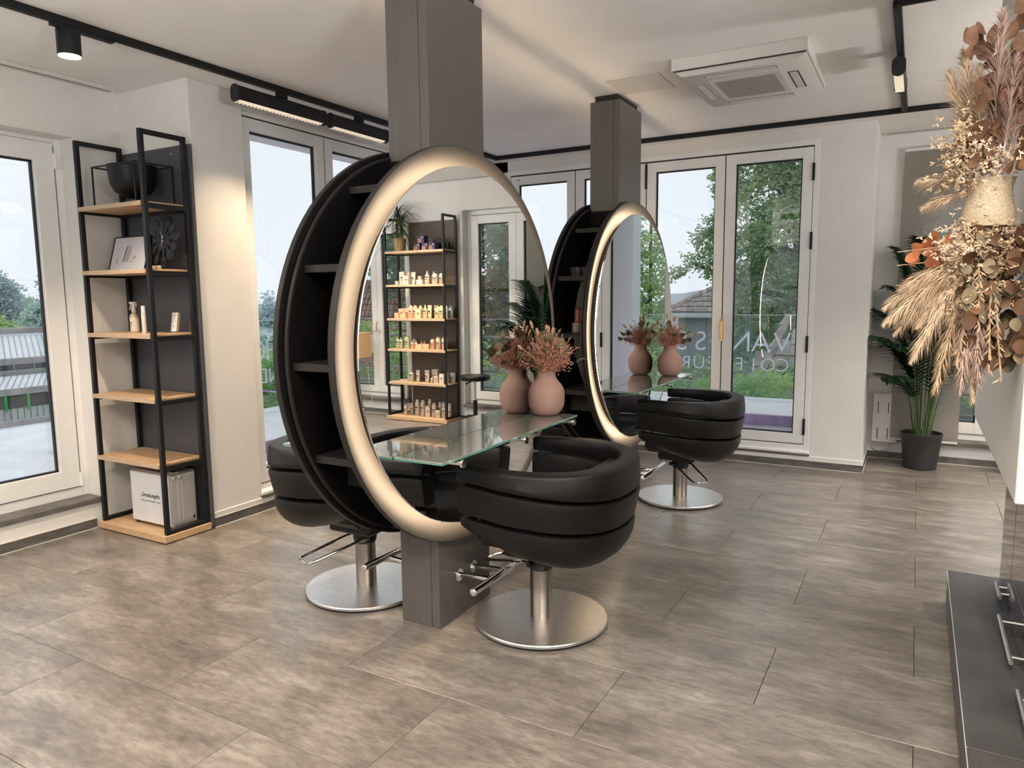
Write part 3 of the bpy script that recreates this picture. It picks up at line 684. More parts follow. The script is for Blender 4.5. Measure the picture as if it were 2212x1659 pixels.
for i in range(9):
    ya = 13.2+i*1.05
    MB().box(-39.4, -39.3, ya, ya+.12, -5, -4.35).build('shop_post', 'redpaint' if i % 3 == 1 else 'galv', sh)
    if i % 2: MB().box(-39.39, -39.33, ya+.2, ya+.9, -4.9, -4.5).build('shop_window', 'cladding', sh)
MB().box(-39.3, -38.4, 17.2, 20.8, -4.55, -4.38).build('awning', 'creampaint', sh)
ic = thing('ice_cone_sign', 'small red and white cone sign outside the shops', 'sign', (-37, 15.6, -5))
MB().lathe([(.05, .0), (.32, .5), (.30, .6)], (-37, 15.9, -5), 10).build('cone', 'redpaint', ic)
MB().lathe([(.32, .5), (.30, .75), (.12, .95), (0, 1.1)], (-37, 15.9, -5), 10).build('scoop', 'parapet', ic)
rh = thing('red_roof_house', 'tiny house with red gable roof among the distant trees', 'house', (-60, 31, -5))
MB().prism([(30.2, -.55), (33, -.55), (31.6, .25)], 'x', -62, -60).build('gable_roof', 'rooftile_red', rh)
MB().box(-61.9, -60.1, 30.4, 32.8, -5, -.55).build('house_wall', 'housewhite', rh)

# ================================================================== CEILING FITTINGS
def track(name, label, p0, p1, z=CEIL):
    (xa, ya), (xb, yb) = p0, p1
    t = thing(name, label, 'track', ((xa+xb)/2, (ya+yb)/2, z), 'black ceiling light tracks')
    if abs(xa-xb) < 1e-6: MB().box(xa-.018, xa+.018, min(ya, yb), max(ya, yb), z-.035, z, .001).build('rail', 'black', t); MB().box(xa-.006, xa+.006, min(ya, yb)+.01, max(ya, yb)-.01, z-.0365, z-.034).build('slot', 'gasket', t)
    else: MB().box(min(xa, xb), max(xa, xb), ya-.018, ya+.018, z-.035, z, .001).build('rail', 'black', t); MB().box(min(xa, xb)+.01, max(xa, xb)-.01, ya-.006, ya+.006, z-.0365, z-.034).build('slot', 'gasket', t)
    return t
track('light_track', 'long black light track running over the left doors', (-3.59, -2.3), (-3.59, 6.10))
track('light_track', 'long black light track running above the far doors', (-3.61, 6.12), (3.1, 6.12))
track('light_track', 'black light track crossing the ceiling above the potted palm', (-.15, 3.90), (-.15, 6.10))
track('light_track', 'black light track at the top right photo corner', (-.15, 3.88), (3.1, 3.88))
def linear_lamp(label, c, L, axis, power, col, group='black linear track lamps', spread=105, glow=True):
    """pill-section linear lamp with louvred underside; c = centre of body"""
    t = thing('linear_track_lamp', label, 'lamp', c, group)
    n = 20; h = .060; w_ = .032
    ring = []
    for k in range(n):
        a = 2*pi*k/n; zz = w_*sin(a)+(h-w_)*(1 if sin(a) > 0 else -1)*.55; ring.append((w_*cos(a), zz))
    def P(u, a, z): return (c[0]+a, c[1]+u, c[2]+z) if axis == 'y' else (c[0]+u, c[1]+a, c[2]+z)
    def sweep(u0, u1, sc=1.0, cut=None):
        vs = [P(u, a*sc, (z if cut is None else max(z, cut))*sc) for u in (u0, u1) for a, z in ring]
        return MB().add(vs, [tuple(range(n)), tuple(range(n, 2*n))]+[(i, (i+1) % n, n+(i+1) % n, n+i) for i in range(n)])
    sweep(-L/2+.008, L/2-.008, 1, -.040).build('housing', 'black', t)
    sweep(-L/2, -L/2+.009, 1.08).build('end_cap', 'gasket', t); sweep(L/2-.009, L/2, 1.08).build('end_cap', 'gasket', t)
    m = MB(); k = 0; st = .028
    while -L/2+.02+k*st < L/2-.03:
        u = -L/2+.02+k*st
        q = [P(u, -.022, -.0405), P(u+st*.9, -.022, -.0405), P(u+st*.9, .022, -.0405), P(u, .022, -.0405), P(u+st*.45, 0, -.0405+.0), P(u+st*.1, -.024, -.052), P(u+st*.1, .024, -.052)]
        m.add([q[0], q[1], q[2], q[3]], [(0, 1, 2, 3)]); m.add([q[0], q[3], q[6], q[5]], [(0, 1, 2, 3)]); k += 1
    m.build('louvre', 'lampglow', t)
    m = MB()
    a = P(-.04, -.014, 0); b = P(.04, .014, 0)
    m.box(a[0], b[0], a[1], b[1], c[2]+h*.8, CEIL-.036, .002)
    m.build('track_adapter', 'black', t)
    if power:
        l = area('lamp_light', (c[0], c[1], c[2]-.062), L*.94 if axis == 'x' else .05, .05 if axis == 'x' else L*.94, power, col, spread=spread, parent=t)
    return t
linear_lamp('near left black linear lamp hanging over the left terrace doors', (-3.59, 3.435, 2.685), .74, 'y', LINE_W*.13, AMBER, spread=84)
linear_lamp('second left black linear lamp, closer to the grey column', (-3.59, 4.165, 2.685), .60, 'y', LINE_W*.11, AMBER, spread=84)
linear_lamp('black linear lamp in line with the crossing track above the palm', (-.15, 4.69, 2.665), .40, 'y', LINE_W*.10, NEUT)
# unseen lamps of the same kind, added as light sources behind and beside the camera
linear_lamp('unseen linear lamp lighting the product shelf from the right track', (1.55, 6.12, 2.685), .60, 'x', LINE_W*.55, WARM, spread=110)
linear_lamp('added linear fill lamp right of the white wall', (1.6, 4.6, 2.685), .60, 'y', LINE_W*.4, NEUT, spread=130)
linear_lamp('added linear fill lamp on the left track behind the camera', (-3.59, .3, 2.685), .74, 'y', LINE_W*.6, WARM, spread=150)
linear_lamp('added linear fill lamp over the open floor behind the camera', (-1.6, .6, 2.685), .74, 'x', LINE_W*.15, WARM, spread=150)
linear_lamp('added linear fill lamp over the worktop behind the camera', (.2, .3, 2.685), .74, 'y', LINE_W*1.1, WARM, spread=160)
# unseen up-light bars, added only to brighten the ceiling and room
for ux, uy, pw_, lab in ((-2.3, -.8, .42, 'added ceiling fill light behind the camera, left'), (1.35, .5, 1.15, 'added ceiling fill light behind the camera, right'), (2.55, 4.3, .42, 'added ceiling fill light beyond the white wall at right')):
    ul_ = thing('ceiling_fill_lamp', lab, 'lamp', (ux, uy, 1.6), 'added ceiling fill lights out of view')
    MB().box(ux-.6, ux+.6, uy-.06, uy+.06, 1.55, 1.60, .004).build('housing', 'black', ul_)
    for q in (-.5, .5): MB().cyl((ux+q, uy, 1.6), (ux+q, uy, CEIL), .003, n=6).build('cable', 'black', ul_)
    area('ceiling_fill', (ux, uy, 1.606), 1.15, .10, UP_FILL_W*pw_, NEUT, rot=(pi, 0, 0), spread=178, parent=ul_)
# cylinder spot
sp = thing('cylinder_spotlight', 'black cylinder spotlight glowing on the left ceiling track', 'lamp', (-3.59, 2.108, 2.69))
MB().lathe([(.050, 2.632), (.052, 2.628), (.052, 2.745), (.050, 2.749)], (-3.59, 2.108, 0), 32).build('housing', 'black', sp)
MB().cyl((-3.59, 2.108, 2.640), (-3.59, 2.108, 2.6265), .044, .048, n=28).build('lens', mat('lit_lens', (1, .9, .75), .3, emit=(1, .80, .52), es=9), sp)
MB().box(-3.606, -3.574, 2.03, 2.33, 2.748, 2.765, .001).build('track_adapter', 'black', sp)
sl = bpy.data.lights.new('spot_light', 'SPOT'); sl.energy = SPOT_W; sl.color = WARM; sl.spot_size = radians(105); sl.spot_blend = .6; sl.shadow_soft_size = .04
so = bpy.data.objects.new('spot_light', sl); COL.objects.link(so); so.parent = sp; so.location = Vector((-3.59, 2.108, 2.615))-sp.location
# cassette air conditioner
ac = thing('ceiling_air_conditioner', 'white square cassette air conditioner on the ceiling', 'air conditioner', (-.93, 4.55, CEIL))
AX0, AX1, AY0, AY1 = -1.295, -.565, 4.19, 5.0
MB().box(AX0, AX1, AY0, AY1, 2.735, CEIL, .003).build('upper_body', 'white_plastic', ac)
MB().box(AX0+.012, AX1-.012, AY0+.012, AY1-.012, 2.730, 2.736).build('shadow_gap', 'gasket', ac)
pn = MB().prism([(AX0+.01, 2.731), (AX1-.01, 2.731), (AX1-.06, 2.700), (AX0+.06, 2.700)], 'y', AY0+.02, AY1-.02)
pn.build('panel', 'white_plastic', ac)
cx, cy = (AX0+AX1)/2, (AY0+AY1)/2
MB().box(cx-.20, cx+.20, cy-.23, cy+.23, 2.697, 2.703).build('grille_frame', 'white_plastic', ac)
MB().box(cx-.165, cx+.165, cy-.19, cy+.19, 2.694, 2.6975).build('grille', 'grille', ac)
for (a0, a1, b0, b1) in ((cx-.19, cx+.19, AY0+.075, AY0+.115), (cx-.19, cx+.19, AY1-.115, AY1-.075), (AX0+.085, AX0+.125, cy-.17, cy+.17), (AX1-.125, AX1-.085, cy-.17, cy+.17)):
    MB().box(a0-.008, a1+.008, b0-.008, b1+.008, 2.6985, 2.700).build('vent_slot', 'gasket' if a0 > cx+.05 else 'grille', ac)
    MB().box(a0, a1, b0, b1, 2.695, 2.699, .001).build('flap', 'white_plastic', ac)
MB().box(AX0+.085, AX0+.125, AY0+.055, AY0+.065, 2.6975, 2.7005).box(AX0+.135, AX0+.15, AY0+.057, AY0+.063, 2.6975, 2.7005).build('maker_mark', 'grille', ac)
ht = thing('ceiling_hatch', 'flush white access hatch in the ceiling beside the air conditioner', 'hatch', (-1.6, 4.56, CEIL))
MB().box(-1.775, -1.43, 4.385, 4.735, 2.7985, 2.7995).build('shadow_gap', 'grille', ht)
MB().box(-1.772, -1.433, 4.388, 4.732, 2.7965, 2.799).build('hatch_panel', 'white_plastic', ht)
# curtain rails
cr_ = thing('curtain_rail', 'slim white curtain rail on the ceiling over the balcony door', 'curtain rail', (-4.5, 1.5, CEIL))
MB().box(-4.53, -4.485, -.6, 2.90, 2.778, CEIL, .002).build('rail', 'white_plastic', cr_)
MB().box(-4.511, -4.505, -.58, 2.88, 2.7765, 2.779).build('slot', 'gasket', cr_)
cr2 = thing('curtain_rail', 'slim white curtain rail on the ceiling above the palm window', 'curtain rail', (1, 7.0, CEIL))
MB().box(-.32, 3.2, 6.99, 7.02, 2.780, CEIL, .002).build('rail', 'white_plastic', cr2)
MB().box(-.30, 3.18, 6.985, 6.991, 2.787, 2.790).build('slot', 'gasket', cr2)
# panel curtain of woven fabric
M['blind'] = mat('grey_woven_sheer', (.45, .42, .375), .9, noise=.25, nscale=14, stretch=(1, 1, 30))
nt = M['blind'].node_tree; b_ = nt.nodes['Principled BSDF']; tr = nt.nodes.new('ShaderNodeBsdfTransparent'); tl = nt.nodes.new('ShaderNodeBsdfTranslucent'); tl.inputs['Color'].default_value = (.55, .51, .46, 1)
m1 = nt.nodes.new('ShaderNodeMixShader'); m2 = nt.nodes.new('ShaderNodeMixShader'); m1.inputs[0].default_value = .55; m2.inputs[0].default_value = .24
nt.links.new(b_.outputs[0], m1.inputs[1]); nt.links.new(tl.outputs[0], m1.inputs[2]); nt.links.new(m1.outputs[0], m2.inputs[1]); nt.links.new(tr.outputs[0], m2.inputs[2]); nt.links.new(m2.outputs[0], nt.nodes['Material Output'].inputs[0])
pc = thing('panel_curtain', 'sheer grey-brown woven panel curtain hanging behind the palm', 'curtain', (.1, 7.06, 1.4))
MB().box(-.155, .355, 7.054, 7.0555, .20, 2.64).build('fabric', 'blind', pc)
MB().box(-.155, .355, 7.045, 7.065, 2.64, 2.665, .002).build('head_bar', 'white_plastic', pc)
MB().box(-.155, .355, 7.048, 7.062, .185, .205, .002).build('bottom_bar', 'white_plastic', pc)
# radiator cover
rd = thing('wall_convector', 'small white slotted panel heater on the wall behind the palm', 'heater', (-.2, 7.1, .15))
MB().box(-.298, -.10, 7.055, 7.118, .155, .59, .004).build('body', 'white_plastic', rd)
for xx in (-.255, -.175):
    for zz in (.235, .465): MB().box(xx-.003, xx+.003, 7.052, 7.056, zz-.05, zz+.05).build('slot', 'gasket', rd)
MB().tube([(-.16, 7.09, .155), (-.16, 7.09, .09), (-.24, 7.10, .07), (-.30, 7.11, .10)], .006, 8).build('cable', 'white_plastic', rd)

# ================================================================== COLUMNS AND MIRROR DRUMS
CX = -1.885
def column(label, cy):
    t = thing('steel_clad_column', label, 'column', (CX, cy, 0))
    hy = .2145
    MB().box(-1.947, -1.825, cy-hy+.0005, cy+hy-.0005, .002, 2.757).build('side_cladding', 'taupe', t)
    MB().box(-1.823, -1.781, cy-hy, cy+hy, .002, 2.757, .001).build('front_cladding', 'taupe', t)
    MB().box(-1.990, -1.947, cy-hy, cy+hy, .002, 2.757, .001).build('rear_cladding', 'taupe', t)
    MB().box(-1.965, -1.805, cy-hy+.025, cy+hy-.025, 2.757, CEIL-.002).build('top_recess', 'dark_edge', t)
    return t
RO, RM, RZ = .861, .776, 1.247
def ringmesh(mb, x0, x1, r0, r1, cy, n=96):
    """flat annulus plate between radii r0<r1, thickness x0..x1"""
    vs = []
    for x in (x0, x1):
        for r in (r0, r1):
            for k in range(n):
                a = 2*pi*k/n; vs.append((x, cy+r*cos(a), RZ+r*sin(a)))
    fs = []
    for k in range(n):
        j = (k+1) % n
        fs += [(k, j, n+j, n+k), (2*n+k, 3*n+k, 3*n+j, 2*n+j), (k, 2*n+k, 2*n+j, j), (n+k, n+j, 3*n+j, 3*n+k)]
    return mb.add(vs, fs)
def drum(label, cy):
    t = thing('round_mirror_unit', label, 'mirror', (CX, cy, RZ))
    for sgn, nm in ((1, 'front'), (-1, 'rear')):
        X = lambda d: CX+sgn*d
        # face panel: taupe cove face and darker rim
        prof_ = [(RO, .150), (.85, .1495), (.83, .144), (.81, .137), (.79, .130), (.77, .125), (.745, .122), (.60, .122), (.60, .114), (.75, .1135), (.80, .120), (RO, .128)]
        prof_ = prof_+[prof_[0]]
        MB().lathe([(r, sgn*d) for r, d in prof_], (CX, cy, RZ), 128, axis='x', caps=False).build('face_panel', 'cove', t, ang=50)
        m = MB(); ringmesh(m, X(.127), X(.1485), RO-.004, RO+.0015, cy); m.build('panel_rim', 'dark_edge', t)
        # inner carcass disc edge strip
        m = MB(); ringmesh(m, X(.098), X(.1125), .50, .842, cy); m.build('carcass_disc', 'dark_edge', t)
        MB().lathe([(RO-.004, sgn*.1270), (.800, sgn*.1188), (.75, sgn*.1126), (.60, sgn*.1126)], (CX, cy, RZ), 128, axis='x', caps=False).build('panel_back_lining', 'dark', t)
        m = MB(); ringmesh(m, X(.0965), X(.0978), .50, .834, cy); m.build('inner_lining', 'dark', t)
        # led strip and mirror disc
        m = MB(); ringmesh(m, X(.1575), X(.1705), RM-.036, RM-.027, cy); m.build('led_strip', 'led', t)
        MB().lathe([(RM-.012, 0), (RM, .0), (RM, .004*sgn), (RM-.003, .006*sgn)], (X(.1715), cy, RZ), 128, axis='x').build('mirror_glass', 'mirror', t, ang=20)
        m = MB(); ringmesh(m, X(.1215), X(.1550), .60, RM-.040, cy); m.build('mirror_backing', 'dark', t)
    # dark core round the column and the shelves either side
    MB().box(CX-.097, CX+.097, cy-.235, cy-.2155, RZ-.79, RZ+.79).build('inner_back', 'dark', t)
    MB().box(CX-.097, CX+.097, cy+.2155, cy+.235, RZ-.79, RZ+.79).build('inner_back', 'dark', t)
    for s in (-1, 1):
        for z in (1.905, 1.592, 1.235, .872, .480):
            dz = z-RZ; yy = sqrt(max(.0, .815**2-dz*dz))
            if yy < .26: continue
            MB().box(CX-.097, CX+.097, cy+s*.235, cy+s*yy, z-.028, z, .001).build('shelf', 'dark_edge', t)
        z0, z1 = .715, .844
        ys = sqrt(.79**2-(z0-RZ)**2)-.03
        MB().box(CX-.097, CX+.097, cy+s*(ys-.012), cy+s*ys, z0, z1, .001).build('socket_board', 'dark_edge', t)
        f = MB(); f.box(CX-.030, CX+.066, cy+s*(ys), cy+s*(ys+.006), .755, .825, .003)
        fp = f.build('socket_plate', 'black', t)
        for xx in (-.006, .042):
            MB().tube([(CX+xx+.018*cos(a), cy+s*(ys+.0065), .79+.018*sin(a)) for a in np.linspace(0, 2*pi, 16)[:-1]], .0025, 6, closed=True).build('socket', 'gasket', fp)
    return t
def glass_table(label, x0, x1, cy, sgn):
    t = thing('glass_shelf_table', label, 'table', ((x0+x1)/2, cy, .87))
    MB().box(x0, x1, cy-.60, cy+.60, .863, .8690, .0012).build('glass_top', 'table_glass', t)
    MB().box(min(x0, x1)+.001, max(x0, x1)-.0015, cy-.5985, cy+.5985, .8575, .8625).build('glass_edge', 'glass_edge', t)
    for yy in (-.5, 0, .5):
        MB().cyl((x1-sgn*.19, cy+yy, .848), (x1+sgn*.028, cy+yy, .848), .008, n=12).build('bracket', 'steel', t)
        MB().cyl((x1+sgn*.020, cy+yy, .848), (x1+sgn*.030, cy+yy, .848), .016, n=16).build('bracket_cap', 'chrome', t)
    return t
def footrest(label, cy, sgn):
    X = lambda d: CX+sgn*d
    t = thing('footrest_bar', label, 'footrest', (X(.2), cy, .2))
    for yy in (-.06, .06):
        MB().cyl((X(.104), cy+yy, .200), (X(.110), cy+yy, .200), .030, n=24).build('flange', 'chrome', t)
        MB().cyl((X(.110), cy+yy, .200), (X(.300), cy+yy, .214), .0125, n=14).build('arm', 'chrome', t)
    MB().tube([(X(.300), cy-.245, .222), (X(.300), cy+.245, .222)], .0165, 16).build('bar', 'chrome', t)
    for yy in (-.245, .245):
        MB().ell((X(.300), cy+yy, .222), .0165, .006, .0165, 14, 6).build('end_cap', 'steel', t)
    return t
Y1, Y2 = 2.708, 4.87
column('grey-brown clad column carrying the near round mirror', Y1)
column('grey-brown clad column carrying the far round mirror', Y2)
drum('large round double-sided mirror drum with lit rim, nearest to the camera', Y1)
drum('round double-sided mirror drum with lit rim, in front of the far doors', Y2)
glass_table('glass shelf on the near mirror with the right-hand foreground vase', -1.706, -1.480, Y1, 1)
glass_table('glass shelf behind the near mirror, only its tip showing at left', -2.064, -2.290, Y1, -1)
glass_table('glass shelf on the far mirror holding the far vase', -1.706, -1.480, Y2-.02, 1)
glass_table('hidden glass shelf behind the far mirror', -2.064, -2.290, Y2-.02, -1)
footrest('chrome footrest bar beside the nearest chair base', Y1, 1)
footrest('chrome footrest bar left of the near column', Y1, -1)
footrest('chrome footrest bar below the far mirror', Y2, 1)
footrest('chrome footrest bar behind the far column', Y2, -1)
# toe of seats etc: chairs
def chair(label, loc, lever_ang, zoff=0.0):
    t = thing('salon_chair', label, 'chair', loc)
    ox, oy = loc[0], loc[1]
    def MBo(): return MB()
    # base plate with rubber foot
    MB().lathe([(.290, .0005), (.290, .013)], (ox, oy, 0), 64).build('rubber_foot', 'gasket', t)
    MB().lathe([(.299, .0125), (.3015, .015), (.3015, .024), (.2985, .0275), (.12, .0290), (.0, .0295)], (ox, oy, 0), 96).build('base_plate', 'steel', t)
    MB().lathe([(.0505, .024), (.0505, .262+zoff)], (ox, oy, 0), 40).build('pole', 'steel_dark', t)
    MB().lathe([(.050, .250+zoff), (.057, .262+zoff), (.060, .285+zoff), (.055, .315+zoff), (.050, .345+zoff), (.052, .385+zoff)], (ox, oy, 0), 32).build('collar', 'black', t)
    # pump lever: hairpin loop
    ca, sa = cos(lever_ang), sin(lever_ang)
    def L(u, v, z): return (ox+u*ca-v*sa, oy+u*sa+v*ca, z+zoff)
    loop = [(.0, -.066, .285), (.05, -.064, .283), (.27, -.058, .232), (.315, -.052, .222), (.326, -.035, .220), (.326, .035, .220), (.315, .052, .222), (.27, .058, .232), (.05, .064, .283), (.0, .066, .285)]
    MB().tube([L(*p) for p in loop], .0072, 10).build('pump_lever', 'chrome', t)
    for v in (-.07, .07): MB().cyl(L(0, v-.012, .285), L(0, v+.012, .285), .013, n=14).build('lever_knuckle', 'black', t)
    # shell bands -------------------------------------------------
    N = 44
    xt, xc, A, B = -.185, .02, .405, .415
    path = []
    for i in range(8): path.append((xt+(xc-xt)*i/8, -1.0, None))
    for i in range(N+1):
        a = -pi/2+pi*i/N; path.append((None, None, a))
    for i in range(1, 9): path.append((xc-(xc-xt)*i/8, 1.0, None))
    def PT(i, s, z):
        px, sy, a = path[i]
        if a is None:
            toe = (xc-px)/(xc-xt)*.03
            x, y_ = px, sy*(B*s-toe)
            w_ = 0
        else:
            e = .86
            cx_, sn = cos(a), sin(a)
            x = xc+A*s*(abs(cx_)**e); y_ = B*s*(abs(sn)**e)*(1 if sn > 0 else -1)
        return (ox+x, oy+y_, z+zoff)
    NP = len(path)
    def tt(i):  # 0 at tips, 1 at back
        return sin(pi*i/(NP-1))
    g1 = lambda i: .712-.062*tt(i)**2
    g2 = lambda i: .566-.050*tt(i)**2
    def band(prof_fn, nm):
        n = len(prof_fn(0)); vs = []; fs = []
        for i in range(NP):
            for s, z in prof_fn(i): vs.append(PT(i, s, z))
        for i in range(NP-1):
            for k in range(n): fs.append((i*n+k, i*n+(k+1) % n, (i+1)*n+(k+1) % n, (i+1)*n+k))
        # rounded tips
        for base, sg in ((0, -1), ((NP-1)*n, -1)):
            ctr = Vector((0, 0, 0))
            for k in range(n): ctr += Vector(vs[base+k])
            ctr /= n; o = len(vs)
            for k in range(n):
                q = Vector(vs[base+k]); q = ctr+(q-ctr)*.90; q.x -= .010; vs.append(tuple(q))
            for k in range(n): fs.append((base+k, base+(k+1) % n, o+(k+1) % n, o+k))
            fs.append(tuple(o+k for k in range(n)))
        return MB().add(vs, fs).build(nm, 'leather', t, ang=50)
    band(lambda i: [(.90, .7805), (.965, .779), (.984, .775), (.992, .766), (1.006, .72), (1.010, g1(i)+.026), (1.004, g1(i)+.010), (.985, g1(i)+.004), (.80, g1(i)+.004), (.785, g1(i)+.03), (.782, .745), (.788, .768), (.800, .778), (.83, .7805)], 'top_band')
    band(lambda i: [(.97, g1(i)-.006), (1.0, g1(i)-.010), (1.006, g1(i)-.024), (.985, (g1(i)+g2(i))/2), (.962, g2(i)+.026), (.952, g2(i)+.010), (.92, g2(i)+.006), (.76, g2(i)+.006), (.765, g1(i)-.03), (.79, g1(i)-.006)], 'middle_band')
    def b3(i):
        q = tt(i)**.7; zb = .478-.150*q; zt = g2(i)-.026
        o_ = [(.92, g2(i)-.006), (.95, g2(i)-.010)]
        for j in range(8):
            u = j/7; o_.append((.955-.50*u**1.9, zt-(zt-zb)*sin(u*pi/2)))
        return o_+[(.30, zb+.001), (.30, zb+.03), (.70, g2(i)-.03), (.76, g2(i)-.006)]
    band(b3, 'bottom_band')
    MB().box(ox-.13, ox+.13, oy-.12, oy+.12, .322+zoff, .40+zoff, .01).build('underframe', 'black', t)
    MB().box(ox-.19, ox+.20, oy-.255, oy+.255, .40+zoff, .515+zoff, .028).build('seat', 'leather', t)
    MB().prism([(ox+.15, .50+zoff), (ox+.29, .50+zoff), (ox+.32, .735+zoff), (ox+.24, .735+zoff)], 'y', oy-.22, oy+.22).build('backrest', 'leather', t)
    for s in (-1, 1):
        for (x_, z_) in ((-.10, .705), (.08, .70), (-.1, .556), (.08, .552)):
            MB().cyl((ox+x_, oy+s*.355, z_+zoff-.012), (ox+x_, oy+s*.355, z_+zoff+.012), .008, n=8).build('spacer', 'black', t)
    return t
c1 = chair('black leather tub salon chair nearest the camera, right of the near column', (-1.425, 2.785, 0), radians(163))
c3 = chair('black leather tub salon chair behind the near mirror, at its left', (-2.372, 2.69, 0), radians(-114))
c3.rotation_euler = (0, 0, 0)
c2 = chair('black leather tub salon chair in front of the far mirror', (-1.432, 5.01, 0), radians(-48), -.018)
c4 = chair('mostly hidden black tub salon chair behind the far mirror', (-2.345, 4.90, 0), radians(60), -.01)
# the two rear chairs face the other way: turn shell parts only, by half a turn, levers keep their direction
for cc in (c3, c4):
    for ch in kids(cc):
        if ch.name.split('.')[0] in ('top_band', 'middle_band', 'bottom_band', 'seat', 'backrest', 'underframe', 'spacer'):
            ch.rotation_euler = (0, 0, pi)

# ------------------------------------------------------------------ things in the far drum
def cup(label, x, y, z, r=.026, h=.058):
    t = thing('black_mug', label, 'mug', (x, y, z), 'dark ribbed mugs in the far mirror drum')
    MB().lathe([(r*.72, 0), (r*.80, .003), (r, h), (r*.9, h), (r*.7, .006)], (x, y, z), 24, ribs=(.003, h, .002)).build('body', mat('dark_grey_ceramic', (.05, .05, .06), .35, noise=.1, nscale=40), t)
    return t
for i, (dx, dy, lab) in enumerate(((-.05, -.60, 'leftmost of three dark ribbed mugs in the far drum'), (-.015, -.62, 'middle of three dark ribbed mugs in the far drum'), (.035, -.61, 'rightmost of three dark ribbed mugs in the far drum'))):
    cup(lab, CX+dx, Y2+dy, 1.592)
M['redcap'] = mat('red_plastic', (.55, .03, .03), .4, noise=.05, nscale=20)
M['redlabel'] = mat('coral_label', (.62, .22, .18), .5, noise=.4, nscale=90)
M['creamjar'] = mat('cream_plastic', (.62, .56, .46), .4, noise=.08, nscale=40)
M['whitebot'] = mat('white_bottle', (.66, .66, .66), .35, noise=.05, nscale=30)
M['darkbot'] = mat('dark_bottle', (.06, .05, .05), .35, noise=.1, nscale=30)
def simple_bottle(name, label, x, y, z, r, h, body, cap, cap_r=None, cap_h=.02, group=None, cat='bottle', lab=None, sx=1.0):
    t = thing(name, label, cat, (x, y, z), group)
    cr = cap_r or r*.6
    MB().lathe([(r*.94, 0), (r, .004), (r, h*.86), (r*.9, h*.93), (cr*.9, h)], (x, y, z), 20).build('body', body, t)
    MB().lathe([(cr, h), (cr, h+cap_h-.002), (cr*.8, h+cap_h)], (x, y, z), 16).build('cap', cap, t)
    return t
zs = 1.235
simple_bottle('hair_tin', 'red-capped coral tube standing on a cream jar in the far drum', CX-.025, Y2-.60, zs+.062, .017, .085, 'redlabel', 'redcap', .018, .012, cat='tube')
simple_bottle('cream_jar', 'cream jar under the red-capped tube in the far drum', CX-.030, Y2-.605, zs, .030, .048, 'creamjar', 'creamjar', .031, .013, cat='jar')
simple_bottle('cream_jar', 'cream jar under the beige tin in the far drum', CX+.022, Y2-.575, zs, .028, .046, 'creamjar', 'creamjar', .029, .013, cat='jar')
simple_bottle('beige_tin', 'small beige tin standing on the right cream jar in the far drum', CX+.016, Y2-.57, zs+.06, .014, .075, 'creamjar', 'creamjar', .013, .012, cat='tin')
simple_bottle('spray_bottle', 'dark spray bottle with pale pump behind the jars in the far drum', CX+.03, Y2-.50, zs, .022, .15, 'darkbot', 'creamjar', .011, .05)
simple_bottle('white_bottle', 'tall white bottle with red print at the right of the far drum shelf', CX+.056, Y2-.64, zs, .016, .15, 'whitebot', 'whitebot', .010, .03)
bx_ = thing('storage_bowl', 'dark lidded bowl on the upper shelf of the far drum', 'bowl', (CX+.01, Y2-.5, 1.592))
MB().lathe([(.05, 0), (.062, .07), (.064, .075)], (CX+.0, Y2-.40, 1.592), 28).build('body', 'dark_edge', bx_)
MB().lathe([(.066, .076), (.066, .09), (.03, .1)], (CX+.0, Y2-.40, 1.592), 28).build('lid', 'dark_edge', bx_)

